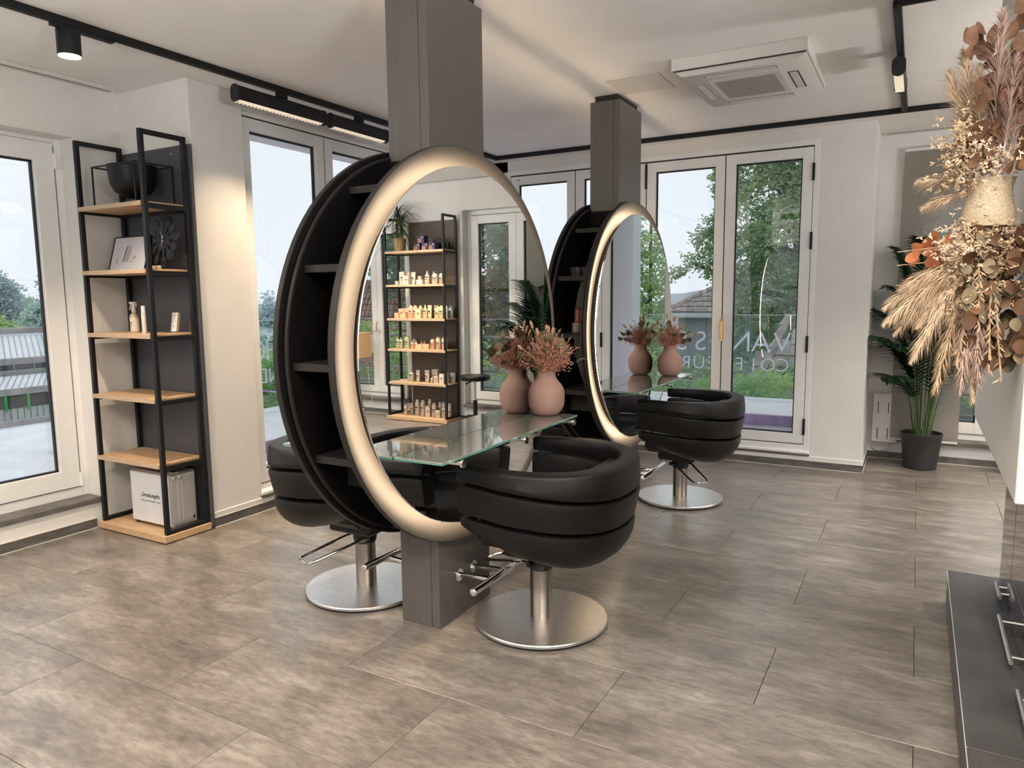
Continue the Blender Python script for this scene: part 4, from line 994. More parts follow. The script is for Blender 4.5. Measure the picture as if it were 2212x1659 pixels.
# ------------------------------------------------------------------ vases and dried bouquets
def vase(label, x, y, z, s=1.0):
    t = thing('ribbed_vase', label, 'vase', (x, y, z))
    prof = [(.042, 0), (.056, .003), (.071, .014), (.083, .032), (.0900, .050), (.0930, .075), (.0935, .100), (.0925, .118), (.0885, .134), (.0810, .149), (.0705, .163), (.0600, .175), (.0525, .187), (.0485, .199), (.0472, .215), (.0478, .234), (.044, .2345), (.043, .22), (.046, .19), (.03, .16)]
    MB().lathe([(r*s, zz*s) for r, zz in prof], (x, y, z), 144, ribs=(.046*s, .132*s, .0022)).build('body', 'vase', t, ang=80)
    return t
def sprig_mesh(P0, dirs, nfl, size, mb):
    pass
def bouquet(label, x, y, z, s, seed, pinkish=.5):
    rr = random.Random(seed)
    t = thing('dried_bouquet', label, 'bouquet', (x, y, z))
    top = Vector((x, y, z))
    def rd(spread, lift=1.0):
        a = rr.uniform(0, 2*pi); e = rr.uniform(0, spread); return Vector((cos(a)*sin(e), sin(a)*sin(e), cos(e)*lift)).normalized()
    # sprays: twigs carrying dense clumps of small buds, as stuff
    for key, m_, n_, nb in (('coral_spray', 'spray', 60, 1900), ('pink_spray', 'pink', 30, 900)):
        mb = MB(); cl = []
        for i in range(n_):
            d = rd(1.22); L_ = rr.uniform(.09, .18)*s; p0 = top+Vector((rr.uniform(-.02, .02)*s, rr.uniform(-.02, .02)*s, -.015)); p1 = p0+d*L_; cl.append((p0, p1))
            mb.tube([p0, p0.lerp(p1, .5)+Vector((0, 0, .01)), p1], [.0013, .001, .0006], 3, caps=False)
        for k in range(nb):
            p0, p1 = cl[rr.randrange(len(cl))]; q = p0.lerp(p1, rr.uniform(.35, 1.08))+Vector((rr.gauss(0, .013), rr.gauss(0, .013), rr.gauss(0, .013)))*s
            dd = ((p1-p0).normalized()*.8+Vector((rr.gauss(0, 1), rr.gauss(0, 1), rr.gauss(0, 1)))).normalized()
            L2 = rr.uniform(.007, .017)*s; sd = dd.orthogonal().normalized()*.0027*s
            mb.add([q-sd*.4, q+dd*L2*.5+sd, q+dd*L2, q+dd*L2*.5-sd], [(0, 1, 2, 3)])
            sd2 = dd.cross(sd); mb.add([q-sd2*.4, q+dd*L2*.5+sd2, q+dd*L2, q+dd*L2*.5-sd2], [(0, 1, 2, 3)])
        o = mb.build(key, m_, t, fixn=False); o['kind'] = 'stuff'
    # oat-like pointed grass sprigs
    mb = MB()
    for i in range(34):
        d = rd(1.15); L_ = rr.uniform(.13, .215)*s; p0 = top; p1 = p0+d*L_
        mb.tube([p0, p1], [.0012, .0005], 3, caps=False)
        for k in range(8):
            q = p0.lerp(p1, .6+.4*k/8); dd = (d+Vector((rr.gauss(0, .5), rr.gauss(0, .5), rr.gauss(0, .4)))).normalized(); sd = dd.orthogonal().normalized()*.0026*s
            mb.add([q, q+dd*.012*s+sd, q+dd*.026*s, q+dd*.012*s-sd], [(0, 1, 2, 3)])
    o = mb.build('oat_grass', 'wheat' if pinkish < .5 else 'spray', t, fixn=False); o['kind'] = 'stuff'
    for i in range(11):
        d = rd(1.15); L_ = rr.uniform(.15, .235)*s; p1 = top+d*L_; q = d.to_track_quat('Z', 'Y').to_matrix()
        st = MB().tube([top, top.lerp(p1, .5)+Vector((0, 0, .01)), p1], [.0014, .0012, .001], 5).ell(p1+d*.016*s, .0085*s, .0085*s, .023*s, 10, 7, q)
        st.build('bunny_tail', 'bunny', t)
    for i in range(30):
        d = rd(1.32, .9); L_ = rr.uniform(.07, .165)*s; p1 = top+d*L_; n1 = Vector((rr.gauss(0, 1), rr.gauss(0, 1), rr.gauss(0, 1))).normalized(); ax1 = d.cross(n1).normalized(); R_ = rr.uniform(.020, .032)*s
        m_ = MB().tube([top, p1], [.0014, .001], 4, caps=False)
        ring = [p1+d*R_*(1+cos(a))*1.0+ax1*R_*.85*sin(a)+n1.cross(d)*0+(d.cross(ax1))*R_*.25*cos(2*a) for a in np.linspace(0, 2*pi, 12)[:-1]]
        cn = p1+d*R_*.9
        m_.add([cn]+ring, [(0, 1+k, 1+(k+1) % 11) for k in range(11)])
        m_.build('dried_leaf', 'dleaf', t, ang=80)
    return t
vase('pink ribbed ceramic vase on the near glass shelf', -1.624, 3.243, .8692)
bouquet('coral and pink dried bouquet in the near vase', -1.624, 3.243, 1.098, 1.0, 5, .6)
vase('pink ribbed ceramic vase on the far glass shelf', -1.592, 5.246, .8692, .98)
bouquet('rose and olive dried bouquet in the far vase', -1.592, 5.246, 1.094, .92, 12, .4)

# ================================================================== SHELVING
def shelving(label, x0, x1, y0, y1, tops, ztop, px0, px1, pm):
    """metal frame rack: end frames along y at x0/x1, boards between"""
    t = thing('metal_frame_shelving', label, 'shelf', ((x0+x1)/2, (y0+y1)/2, 0))
    P = .026
    for xx in (x0, x1-P):
        MB().box(xx, xx+P, y0, y0+P, .048, ztop, .0012).build('post', 'black', t)
        MB().box(xx, xx+P, y1-P, y1, .048, ztop, .0012).build('post', 'black', t)
        MB().box(xx, xx+P, y0+P, y1-P, ztop-P, ztop, .0012).build('top_bar', 'black', t)
        MB().box(xx, xx+P, y0+P, y1-P, .048, .048+P, .0012).build('foot_bar', 'black', t)
        for z in tops[:-1]:
            MB().box(xx, xx+P, y0+P, y1-P, z-.040, z-.012, .0012).build('side_bar', 'black', t)
    for z in tops[:-1]:
        b = MB().box(x0+.004 if True else x0, x1-P-.001, y0-.004, y1-.004, z-.026, z, .001).build('board', 'oak', t)
        MB().box(x0+.004, x1-P-.001, y0-.0065, y0-.0035, z-.0255, z-.0005).build('edge_band', 'oak_edge', b)
        MB().box(x0+P, x1-P, y1-.05, y1-.02, z-.042, z-.0265).build('board_support', 'black', t)
    MB().box(x0-.012, x1+.012, y0-.020, y1+.008, .006, .048, .002).build('plinth_board', 'oak', t)
    MB().box(x0+.005, x1-.005, y0-.005, y1-.004, .0005, .0065).build('plinth_foot', 'gasket', t)
    return t
LT = [2.040, 1.652, 1.268, .882, .484, .05]
shelving('black metal and oak shelving in the left niche', -4.552, -3.895, 2.645, 2.945, LT, 2.440, 0, 0, 0)
bp = thing('dark_back_panel', 'dark grey wall panel behind the left niche shelving', 'panel', (-4.2, 2.965, 1.2))
MB().box(-4.585, -3.885, 2.958, 2.978, .02, 2.405, .001).build('board', 'backpanel', bp)
for xx in (-4.05,): MB().cyl((xx, 2.957, 2.36), (xx, 2.952, 2.36), .006, n=10).build('screw', 'steel', bp)
RT = [2.010, 1.620, 1.222, .858, .460, .05]
RX0, RX1, RY0, RY1 = 1.285, 2.150, 6.810, 7.085
shelving('black metal and oak product shelving seen in the near mirror', RX0, RX1, RY0, RY1, RT, 2.405, 0, 0, 0)
bp2 = thing('brown_back_panel', 'brown wall panel behind the mirrored product shelving', 'panel', (1.66, 7.1, 1.2))
MB().box(1.30, 1.985, 7.092, 7.112, .02, 2.36, .001).build('board', 'backbrown', bp2)

# --- objects on the left shelving
pb = thing('bowl_planter', 'black bowl planter in a thin wire stand on the top left shelf', 'planter', (-4.18, 2.80, 2.04))
cx_, cy_ = -4.215, 2.80
MB().lathe([(.03, .050), (.065, .056), (.105, .085), (.128, .13), (.136, .205), (.139, .238), (.134, .238), (.125, .14), (.06, .08)], (cx_, cy_, 2.04), 40).build('bowl', mat('black_satin_bowl', (.004, .004, .005), .4, spec=.3, noise=.1, nscale=10), pb)
hw, hd = .205, .125
for sx in (-1, 1):
    for sy in (-1, 1):
        MB().box(cx_+sx*hw-.004, cx_+sx*hw+.004, cy_+sy*hd-.004, cy_+sy*hd+.004, 2.0405, 2.275).build('stand_leg', 'black', pb)
for sy in (-1, 1): MB().box(cx_-hw, cx_+hw, cy_+sy*hd-.004, cy_+sy*hd+.004, 2.268, 2.276).build('stand_bar', 'black', pb)
for sx in (-1, 1): MB().box(cx_+sx*hw-.004, cx_+sx*hw+.004, cy_-hd, cy_+hd, 2.268, 2.276).build('stand_bar', 'black', pb)
MB().box(cx_-.05, cx_+.05, cy_-.03, cy_+.03, 2.041, 2.084, .004).build('pedestal', 'black', pb)
# framed board leaning
fr = thing('framed_drawing', 'black framed whiteboard drawing leaning on the second shelf', 'picture', (-4.25, 2.80, 1.652))
def lean(px, pz, w_, h_, ang, y0, th, z0):
    """matrix for a panel: local x right, y up the panel, origin bottom-left"""
    return frame_mat((px, y0, z0), (1, 0, 0), (0, sin(ang), cos(ang)))
Ml = lean(-4.490, 0, .29, .235, radians(16), 2.775, .01, 1.653)
def panel_box(mat4, x0, x1, y0, y1, z0, z1):
    b = MB().box(x0, x1, y0, y1, z0, z1); b.v = [tuple(mat4 @ Vector(v)) for v in b.v]; return b
panel_box(Ml, 0, .365, 0, .222, -.012, .0).build('board', mat('white_board', (.58, .58, .62), .35, noise=.04, nscale=8), fr)
for q in ((0, .365, 0, .006), (0, .365, .216, .222), (0, .006, 0, .222), (.359, .365, 0, .222)):
    panel_box(Ml, q[0], q[1], q[2], q[3], -.013, .004).build('frame_bar', 'black', fr)
rr = random.Random(4)
inks = [mat('marker_red', (.5, .12, .10), .7), mat('marker_green', (.12, .25, .08), .7), mat('marker_grey', (.22, .2, .2), .7), mat('marker_blue', (.25, .38, .5), .7), mat('marker_peach', (.75, .42, .32), .7)]
for k, (mi, c0, n_) in enumerate(((2, (.125, .09), 7), (3, (.155, .09), 6), (4, (.175, .09), 6))):
    b = MB()
    for i in range(n_):
        xx = c0[0]+i*.0035; b.add([tuple(Ml @ Vector(p)) for p in ((xx-.006, .05+.002*i, .0005), (xx-.004, .05+.002*i, .0005), (xx+.012, .15+.003*i, .0005), (xx+.010, .15+.003*i, .0005))], [(0, 1, 2, 3)])
    b.build('scribble', inks[mi], fr, fixn=False)
for (tx, ty, mi) in ((.055, .055, 0), (.075, .045, 2), (.055, .070, 0), (.205, .055, 2), (.222, .075, 1), (.235, .085, 1)):
    b = MB()
    for i in range(4):
        u, v = tx+.005*i, ty+.004*(i % 2); b.add([tuple(Ml @ Vector(p)) for p in ((u, v-.006, .0006), (u+.002, v-.006, .0006), (u+.0035, v+.007, .0006), (u+.0015, v+.007, .0006))], [(0, 1, 2, 3)])
    b.build('pen_mark', inks[mi], fr, fixn=False)
for row_, (v0, n_, mi) in enumerate(((.205, 16, 4), (.188, 14, 2))):
    b = MB()
    for i in range(n_):
        u = .04+.0135*i+.003*rr.random(); hgt = .004+.003*rr.random(); b.add([tuple(Ml @ Vector(p)) for p in ((u, v0, .0006), (u+.0022, v0, .0006), (u+.003, v0+hgt, .0006), (u+.0008, v0+hgt, .0006))], [(0, 1, 2, 3)])
    b.build('faint_marks', inks[mi], fr, fixn=False)
# scissor clock
ck = thing('hairdresser_clock', 'black clock ringed with cut-out combs and scissors on the second shelf', 'clock', (-4.02, 2.84, 1.652))
Mc = frame_mat((-4.015, 2.835, 1.835), (1, .0, 0), (0, .10, .995))
def cpoly(pts, z0, z1):
    b = MB().prism(pts, 'z', z0, z1); b.v = [tuple(Mc @ Vector(v)) for v in b.v]; return b
cpoly([(.060*cos(a), .062*sin(a)) for a in np.linspace(0, 2*pi, 25)[:-1]], -.006, .0).build('dial', 'black', ck)
rr = random.Random(2)
for k in range(12):
    a = pi/2-k*pi/6+.08; L_ = (.165, .15, .135, .15, .14, .15, .170, .165, .14, .125, .125, .15)[k]; w_ = rr.uniform(.013, .019)
    d = Vector((cos(a), sin(a))); n_ = Vector((-d.y, d.x))
    pts = [d*.04+n_*w_*.6, d*L_*.6+n_*w_*.5, d*L_*.72+n_*w_*1.5, d*L_*.95+n_*w_*1.2, d*L_-n_*w_*.2, d*L_*.92-n_*w_*1.3, d*L_*.70-n_*w_*1.4, d*L_*.6-n_*w_*.5, d*.04-n_*w_*.6]
    cpoly([tuple(p) for p in pts], -.005, .001+.001*(k % 3)).build('tool_cutout', 'black', ck)
    if k in (1, 5, 6):
        for s_ in (-1, 1):
            c_ = d*(L_*.86)+n_*s_*.013
            b = MB().tube([tuple(Mc @ Vector((c_.x+.010*cos(q), c_.y+.010*sin(q), .002))) for q in np.linspace(0, 2*pi, 13)[:-1]], .0028, 6, closed=True); b.build('scissor_ring', 'black', ck)
def hand(a, L_, w_, m_): 
    d = Vector((cos(a), sin(a))); n_ = Vector((-d.y, d.x)); cpoly([tuple(-d*.02+n_*w_), tuple(d*L_), tuple(-d*.02-n_*w_)], .004, .005).build('clock_hand', m_, ck)
hand(radians(112), .085, .0025, 'alu_face'); hand(radians(262), .07, .0022, 'alu_face'); hand(radians(238), .09, .0018, 'redcap')
wb = thing('wooden_block', 'small pale wooden block beside the scissor clock', 'block', (-3.97, 2.74, 1.652))
MB().box(-3.985, -3.925, 2.72, 2.75, 1.6525, 1.672, .003).build('block', mat('pale_wood', (.60, .47, .32), .6, noise=.2, nscale=40), wb)
MB().box(-4.03, -3.99, 2.725, 2.745, 1.6525, 1.662, .002).build('lid', 'creamjar', wb)
# third shelf: sprayer, tube, upright box
def trigger_sprayer(label, x, y, z):
    t = thing('trigger_spray_bottle', label, 'bottle', (x, y, z))
    MB().lathe([(.024, 0), (.027, .003), (.027, .098), (.022, .112), (.012, .122), (.012, .128)], (x, y, z), 28).build('body', mat('sand_bottle', (.46, .37, .28), .4, noise=.05, nscale=20), t)
    MB().lathe([(.0274, .010), (.0274, .094)], (x, y, z), 28).build('label', mat('beige_label', (.62, .54, .46), .6, noise=.04, nscale=30), t)
    MB().lathe([(.013, .126), (.014, .140), (.010, .160), (.010, .172)], (x, y, z), 18).build('neck', 'creamjar', t)
    MB().prism([(x-.035, z+.182), (x-.030, z+.192), (x+.018, z+.192), (x+.024, z+.170), (x+.018, z+.158), (x+.012, z+.172), (x-.02, z+.174)], 'y', y-.008, y+.008).build('spray_head', 'creamjar', t)
    MB().prism([(x-.022, z+.176), (x-.012, z+.176), (x-.038, z+.140), (x-.043, z+.143)], 'y', y-.004, y+.004).build('trigger', 'creamjar', t)
    text_mesh('PLEX', .012, 'print', 'ink', frame_mat((x+.003, y-.0278, z+.062), (1, 0, 0), (0, 0, 1)), t)
    for k in range(3): MB().box(x-.014, x+.012-.004*k, y-.0282, y-.0270, z+.050-.007*k, z+.0515-.007*k).build('print_line', 'ink', t)
    return t
trigger_sprayer('beige trigger spray bottle on the third left shelf', -4.285, 2.79, 1.268)
tb = thing('slim_bottle', 'slim white bottle next to the front post on the third left shelf', 'bottle', (-4.075, 2.73, 1.268))
MB().lathe([(.0125, 0), (.0135, .003), (.0135, .118), (.012, .120), (.012, .165), (.0115, .167)], (-4.108, 2.735, 1.268), 20).build('body', 'whitebot', tb)
for z_ in (.03, .05, .075, .115): MB().lathe([(.0138, z_), (.0138, z_+.006)], (-4.108, 2.735, 1.268), 20).build('print_band', 'creamjar', tb)
ub = thing('upright_carton', 'white and tan upright carton printed WOW on the third left shelf', 'box', (-3.985, 2.80, 1.268))
Mu = frame_mat((-3.995, 2.83, 1.2685), (.94, .22, 0), (.0, .16, .987))
def obox(mat4, *a):
    b = MB().box(*a); b.v = [tuple(mat4 @ Vector(v)) for v in b.v]; return b
obox(Mu, 0, .040, .008, .125, -.022, 0).build('carton', 'whitebot', ub)
obox(Mu, .0402, .0412, .008, .125, -.021, -.001).build('tan_side', 'wheat', ub)
obox(Mu, .002, .038, 0, .008, -.020, -.002).build('foot', 'darkbot', ub)
for i, ch in enumerate('WOW'):
    text_mesh(ch, .030, 'print', 'ink', Mu @ Matrix.Translation((.020, .103-.033*i, .0004)), ub, extrude=.0001, offset=-.0008)
# aluminium case at the bottom
ca = thing('aluminium_case', 'silver aluminium trolley case with script lettering on the bottom left shelf', 'case', (-4.15, 2.8, .05))
Ma = frame_mat((-4.262, 2.722, .052), (.985, .0, 0), (0, 0, 1))
MB().box(-4.345, -3.945, 2.720, 2.905, .062, .405, .012).build('body', 'alu', ca)
MB().box(-4.335, -3.955, 2.7165, 2.722, .075, .392, .001).build('front_face', 'alu_face', ca)
for (xx, zz) in ((-4.32, .056), (-3.97, .056)):
    MB().box(xx-.012, xx+.012, 2.73, 2.90, .0505, .063, .003).build('foot', 'gasket', ca)
for yy in (2.772, 2.800): MB().box(-3.948, -3.940, yy-.003, yy+.003, .075, .39, .001).build('seam_rail', 'steel', ca)
for yy in (2.755, 2.795): MB().cyl((-3.946, yy, .372), (-3.936, yy, .372), .013, n=14).build('latch', 'chrome', ca)
MB().box(-4.0, -3.95, 2.75, 2.79, .404, .412, .002).build('handle_clip', 'chrome', ca)
text_mesh('GreatLengths', .038, 'print', 'ink', frame_mat((-4.143, 2.7158, .250), (1, 0, 0), (0, 0, 1)), ca, shear=.35, space=.88)
text_mesh('www.greatlengths.com', .0135, 'print', 'ink', frame_mat((-4.143, 2.7158, .214), (1, 0, 0), (0, 0, 1)), ca, space=1.5)
MB().prism([(2.865, .095), (2.885, .095), (2.875, .12)], 'x', -3.9445, -3.943).build('emblem', 'ink', ca)

# --- products on the mirrored shelving (each its own thing; mirrored, so rightmost X is leftmost in the photo)
M['p_white'] = mat('ivory_product', (.62, .58, .50), .45, noise=.04, nscale=30)
M['p_yellow'] = mat('butter_product', (.68, .58, .36), .45, noise=.04, nscale=30)
M['p_peach'] = mat('peach_product', (.68, .42, .27), .45, noise=.04, nscale=30)
M['p_green'] = mat('sage_product', (.42, .43, .28), .45, noise=.04, nscale=30)
M['p_aqua'] = mat('mint_product', (.45, .55, .50), .45, noise=.04, nscale=30)
M['p_sand'] = mat('sand_product', (.55, .46, .36), .45, noise=.04, nscale=30)
M['p_violet'] = mat('violet_carton', (.045, .028, .095), .45, noise=.3, nscale=60)
CN = {'p_white': 'ivory', 'p_yellow': 'butter yellow', 'p_peach': 'peach', 'p_green': 'sage green', 'p_aqua': 'pale mint', 'p_sand': 'sand', 'p_violet': 'violet'}
SHN = ['top', 'second', 'third', 'fourth', 'fifth', 'bottom']
ORD = ['1st', '2nd', '3rd', '4th', '5th', '6th', '7th', '8th', '9th', '10th', '11th', '12th', '13th', '14th', '15th', '16th', '17th', '18th', '19th', '20th']
def product(kind, x, y, z, h, w_, m_, si, oi):
    nm = {'bottle': 'product_bottle', 'spray': 'spray_bottle', 'tube': 'squeeze_tube', 'box': 'product_carton', 'can': 'aerosol_can', 'jar': 'product_jar'}[kind]
    word = {'bottle': 'screw-cap bottle', 'spray': 'mist spray bottle', 'tube': 'standing squeeze tube', 'box': 'carton', 'can': 'tall spray can', 'jar': 'low jar'}[kind]
    t = thing(nm, f'{CN[m_]} {word} on the {SHN[si]} mirrored product shelf, {ORD[oi]} from left', word.split()[-1], (x, y, z), f'hair products on the {SHN[si]} mirrored shelf')
    r = w_/2
    if kind == 'box':
        MB().box(x-r, x+r, y-r*.8, y+r*.8, z+.0005, z+h, .001).build('carton', m_, t)
        yf = y-r*.8
    else:
        yf = y-r
        if kind == 'bottle': MB().lathe([(r*.95, .0005), (r, .003), (r, h*.84), (r*.85, h*.89), (r*.5, h*.91)], (x, y, z), 16).build('body', m_, t); MB().lathe([(r*.55, h*.90), (r*.55, h), (r*.5, h)], (x, y, z), 12).build('cap', m_, t)
        if kind == 'spray':
            MB().lathe([(r*.95, .0005), (r, .003), (r, h*.66), (r*.8, h*.70), (r*.4, h*.73)], (x, y, z), 16).build('body', m_, t)
            MB().lathe([(r*.5, h*.72), (r*.45, h*.84), (r*.30, h*.86), (r*.28, h)], (x, y, z), 12).build('spray_cap', m_, t)
        if kind == 'tube':
            vs = []
            for zz, a, b in ((.0005, .62, .62), (h*.10, .62, .62), (h*.105, .72, .72), (h, 1.05, .08)):
                for k in range(14):
                    q = 2*pi*k/14; vs.append((x+r*a*cos(q), y+r*b*sin(q), z+zz))
            MB().add(vs, [(i*14+k, i*14+(k+1) % 14, (i+1)*14+(k+1) % 14, (i+1)*14+k) for i in range(3) for k in range(14)]+[tuple(range(14)), tuple(range(42, 56))]).build('body', m_, t)
            yf = y-r*.7
        if kind == 'can': MB().lathe([(r*.95, .0005), (r, .003), (r, h*.80), (r*.7, h*.86)], (x, y, z), 16).build('body', m_, t); MB().lathe([(r*.66, h*.86), (r*.66, h*.97), (r*.55, h)], (x, y, z), 12).build('cap', m_, t)
        if kind == 'jar': MB().lathe([(r*.95, .0005), (r, .003), (r, h*.6)], (x, y, z), 16).build('body', m_, t); MB().lathe([(r*1.02, h*.6), (r*1.02, h), (r*.9, h)], (x, y, z), 16).build('lid', m_, t)
    if kind != 'jar' and h > .07:
        b = MB().box(x-r*.55, x+r*.45, yf-.0012, yf+.001, z+h*.50, z+h*.58).box(x-r*.40, x+r*.35, yf-.0012, yf+.001, z+h*.38, z+h*.40).box(x-r*.40, x+r*.30, yf-.0012, yf+.001, z+h*.33, z+h*.35).box(x-r*.25, x+r*.2, yf-.0012, yf+.001, z+h*.12, z+h*.15)
        b.build('print', 'ink', t)
    return t
def shelf_px(si, px):   # place by fraction along the shelf as the mirror shows it: 0 = left post in the photo (large x), 1 = right post
    return RX1-.03-(RX1-RX0-.06)*px
rows = {
 1: [('jar', .09, .35, .045, .045, 'p_white'), ('box', .185, .45, .155, .07, 'p_white'), ('box', .24, .75, .15, .05, 'p_white'), ('box', .295, .25, .105, .065, 'p_white'), ('tube', .405, .30, .145, .062, 'p_white'), ('box', .45, .75, .10, .05, 'p_white'), ('box', .53, .3, .055, .085, 'p_white'), ('spray', .655, .3, .155, .058, 'p_white'), ('spray', .72, .6, .15, .05, 'p_white'), ('bottle', .80, .3, .125, .058, 'p_white'), ('bottle', .86, .55, .125, .055, 'p_white')],
 2: [('box', .09, .3, .065, .06, 'p_peach'), ('box', .15, .5, .115, .075, 'p_peach'), ('box', .22, .25, .058, .085, 'p_peach'), ('box', .235, .62, .118, .085, 'p_peach'), ('bottle', .345, .3, .155, .058, 'p_peach'), ('bottle', .425, .3, .155, .056, 'p_peach'), ('bottle', .475, .6, .155, .054, 'p_yellow'), ('box', .50, .25, .112, .078, 'p_yellow'), ('spray', .605, .3, .160, .058, 'p_yellow'), ('tube', .685, .3, .155, .060, 'p_yellow'), ('tube', .735, .65, .155, .055, 'p_yellow'), ('bottle', .79, .65, .15, .055, 'p_yellow'), ('bottle', .82, .3, .118, .060, 'p_yellow'), ('bottle', .895, .3, .152, .058, 'p_yellow'), ('bottle', .93, .62, .152, .052, 'p_aqua'), ('bottle', .965, .35, .150, .05, 'p_aqua'), ('bottle', .985, .75, .152, .05, 'p_aqua')],
 3: [('spray', .085, .3, .150, .052, 'p_green'), ('spray', .145, .3, .138, .052, 'p_green'), ('bottle', .205, .62, .13, .05, 'p_green'), ('bottle', .26, .3, .152, .068, 'p_green'), ('bottle', .315, .75, .12, .05, 'p_green'), ('spray', .36, .3, .095, .042, 'p_peach'), ('spray', .425, .3, .095, .044, 'p_peach'), ('spray', .47, .62, .095, .042, 'p_peach'), ('box', .50, .25, .056, .085, 'p_peach'), ('spray', .535, .55, .095, .042, 'p_peach'), ('box', .60, .4, .060, .10, 'p_peach'), ('bottle', .725, .3, .125, .060, 'p_peach'), ('bottle', .775, .65, .13, .05, 'p_peach'), ('bottle', .825, .3, .150, .062, 'p_sand'), ('bottle', .88, .65, .15, .055, 'p_peach'), ('bottle', .93, .3, .152, .062, 'p_peach')],
 4: [('jar', .15, .3, .022, .075, 'p_sand'), ('jar', .215, .4, .022, .075, 'p_sand'), ('spray', .325, .3, .155, .060, 'p_sand'), ('bottle', .375, .65, .115, .045, 'p_sand'), ('tube', .445, .3, .145, .052, 'p_sand'), ('bottle', .565, .65, .10, .045, 'p_sand'), ('tube', .61, .3, .150, .070, 'p_sand'), ('box', .70, .8, .155, .085, 'p_sand'), ('bottle', .70, .3, .065, .034, 'p_green'), ('box', .775, .35, .088, .055, 'p_sand'), ('box', .875, .35, .115, .062, 'p_white'), ('bottle', .955, .3, .148, .052, 'p_sand'), ('box', .985, .8, .12, .05, 'p_white')],
 5: [('can', .20, .3, .125, .048, 'p_sand'), ('can', .245, .7, .13, .05, 'p_sand'), ('can', .42, .3, .195, .060, 'p_sand'), ('can', .52, .3, .192, .060, 'p_sand'), ('can', .575, .75, .20, .055, 'p_sand'), ('box', .62, .3, .130, .062, 'p_sand'), ('can', .725, .3, .170, .060, 'p_sand'), ('can', .765, .7, .17, .05, 'p_sand'), ('can', .81, .8, .17, .05, 'p_sand'), ('can', .855, .85, .17, .05, 'p_sand'), ('box', .81, .25, .090, .055, 'p_sand'), ('spray', .905, .28, .165, .056, 'p_sand'), ('can', .955, .6, .17, .045, 'p_sand'), ('spray', .985, .35, .15, .04, 'p_white')]}
for si, items in rows.items():
    items = sorted(items, key=lambda q: q[1])
    for oi, (kd, px, dp, h, w_, m_) in enumerate(items):
        product(kd, shelf_px(si, px), RY0+.02+w_*.5+dp*(.24-w_), RT[si], h, w_, m_, si, oi)
# violet cartons pyramid + black carton + plant on the top shelf
M['p_violet'] = M['p_violet']
M['carton_print'] = mat('gold_pink_print', (.65, .30, .12), .5, noise=.6, nscale=160, col2=(.12, .03, .10))
def violet(label, px, y, z, w_=.085):
    x = shelf_px(0, px); t = thing('violet_carton', label, 'box', (x, y, z), 'violet gift cartons on the mirrored top shelf')
    MB().box(x-w_/2, x+w_/2, y-w_/2, y+w_/2, z+.0005, z+.083, .001).build('carton', 'p_violet', t)
    MB().box(x-w_*.1, x+w_/2, y-w_/2-.0008, y-w_/2, z+.004, z+.05).build('flower_print', 'carton_print', t)
    MB().box(x-w_*.38, x-w_*.16, y-w_/2-.0008, y-w_/2, z+.055, z+.068).build('print', 'p_white', t)
    return t
violet('left violet carton in the bottom row of the gift boxes', .54, RY0+.08, RT[0])
violet('middle violet carton in the bottom row of the gift boxes', .67, RY0+.09, RT[0])
violet('right violet carton in the bottom row of the gift boxes', .80, RY0+.08, RT[0])
violet('violet carton on top of the other gift boxes', .61, RY0+.085, RT[0]+.0835)
bc = thing('black_gift_box', 'black angular box behind the violet cartons', 'box', (shelf_px(0, .8), RY1-.08, RT[0]))
x_ = shelf_px(0, .79)
MB().prism([(x_-.06, RT[0]+.001), (x_+.06, RT[0]+.001), (x_+.06, RT[0]+.12), (x_, RT[0]+.145), (x_-.06, RT[0]+.12)], 'y', RY1-.12, RY1-.05).build('box_body', 'black', bc)
b2 = thing('black_tape_unit', 'small black device at the right end of the mirrored top shelf', 'device', (shelf_px(0, .96), RY1-.1, RT[0]))
x_ = RX0+.06; MB().box(x_-.03, x_+.03, RY1-.16, RY1-.04, RT[0]+.001, RT[0]+.02, .002).build('base', 'black', b2); MB().box(x_+.0, x_+.03, RY1-.09, RY1-.05, RT[0]+.02, RT[0]+.085, .002).build('upright', 'black', b2)
dp_ = thing('potted_dracaena', 'spiky dracaena in a straw-coloured pot on the mirrored top shelf', 'plant', (2.01, 6.95, RT[0]))
MB().lathe([(.062, .001), (.078, .15), (.082, .155), (.076, .157), (.07, .14)], (2.01, 6.95, RT[0]), 24).build('pot', 'strap', dp_)
rr = random.Random(9)
for s_ in range(3):
    bx, by = 2.01+(s_-1)*.02, 6.95+(s_ % 2)*.02
    hh = .30+.10*s_; MB().tube([(bx, by, RT[0]+.12), (bx+.01*(s_-1), by, RT[0]+hh)], [.009, .007], 6).build('cane', 'stem', dp_)
    mb = MB()
    for i in range(64):
        a = rr.uniform(0, 2*pi); el = rr.uniform(-.4, .95); L_ = rr.uniform(.34, .52); p = Vector((bx, by, RT[0]+hh-rr.uniform(0, .06))); d = Vector((cos(a)*cos(el), sin(a)*cos(el)*.55-.15, sin(el)))
        pts = []
        for k in range(6):
            f = k/5; pts.append(p+d*L_*f+Vector((0, 0, -.20*f*f)))
        sd = d.cross(Vector((0, 0, 1))).normalized()*.0055
        vs = []
        for k, q in enumerate(pts):
            w_ = 1-(k/5)**2*.9; vs += [q-sd*w_, q+sd*w_]
        mb.add(vs, [(2*k, 2*k+1, 2*k+3, 2*k+2) for k in range(5)])
    mb.build('leaf_tuft', 'drac', dp_, fixn=False)
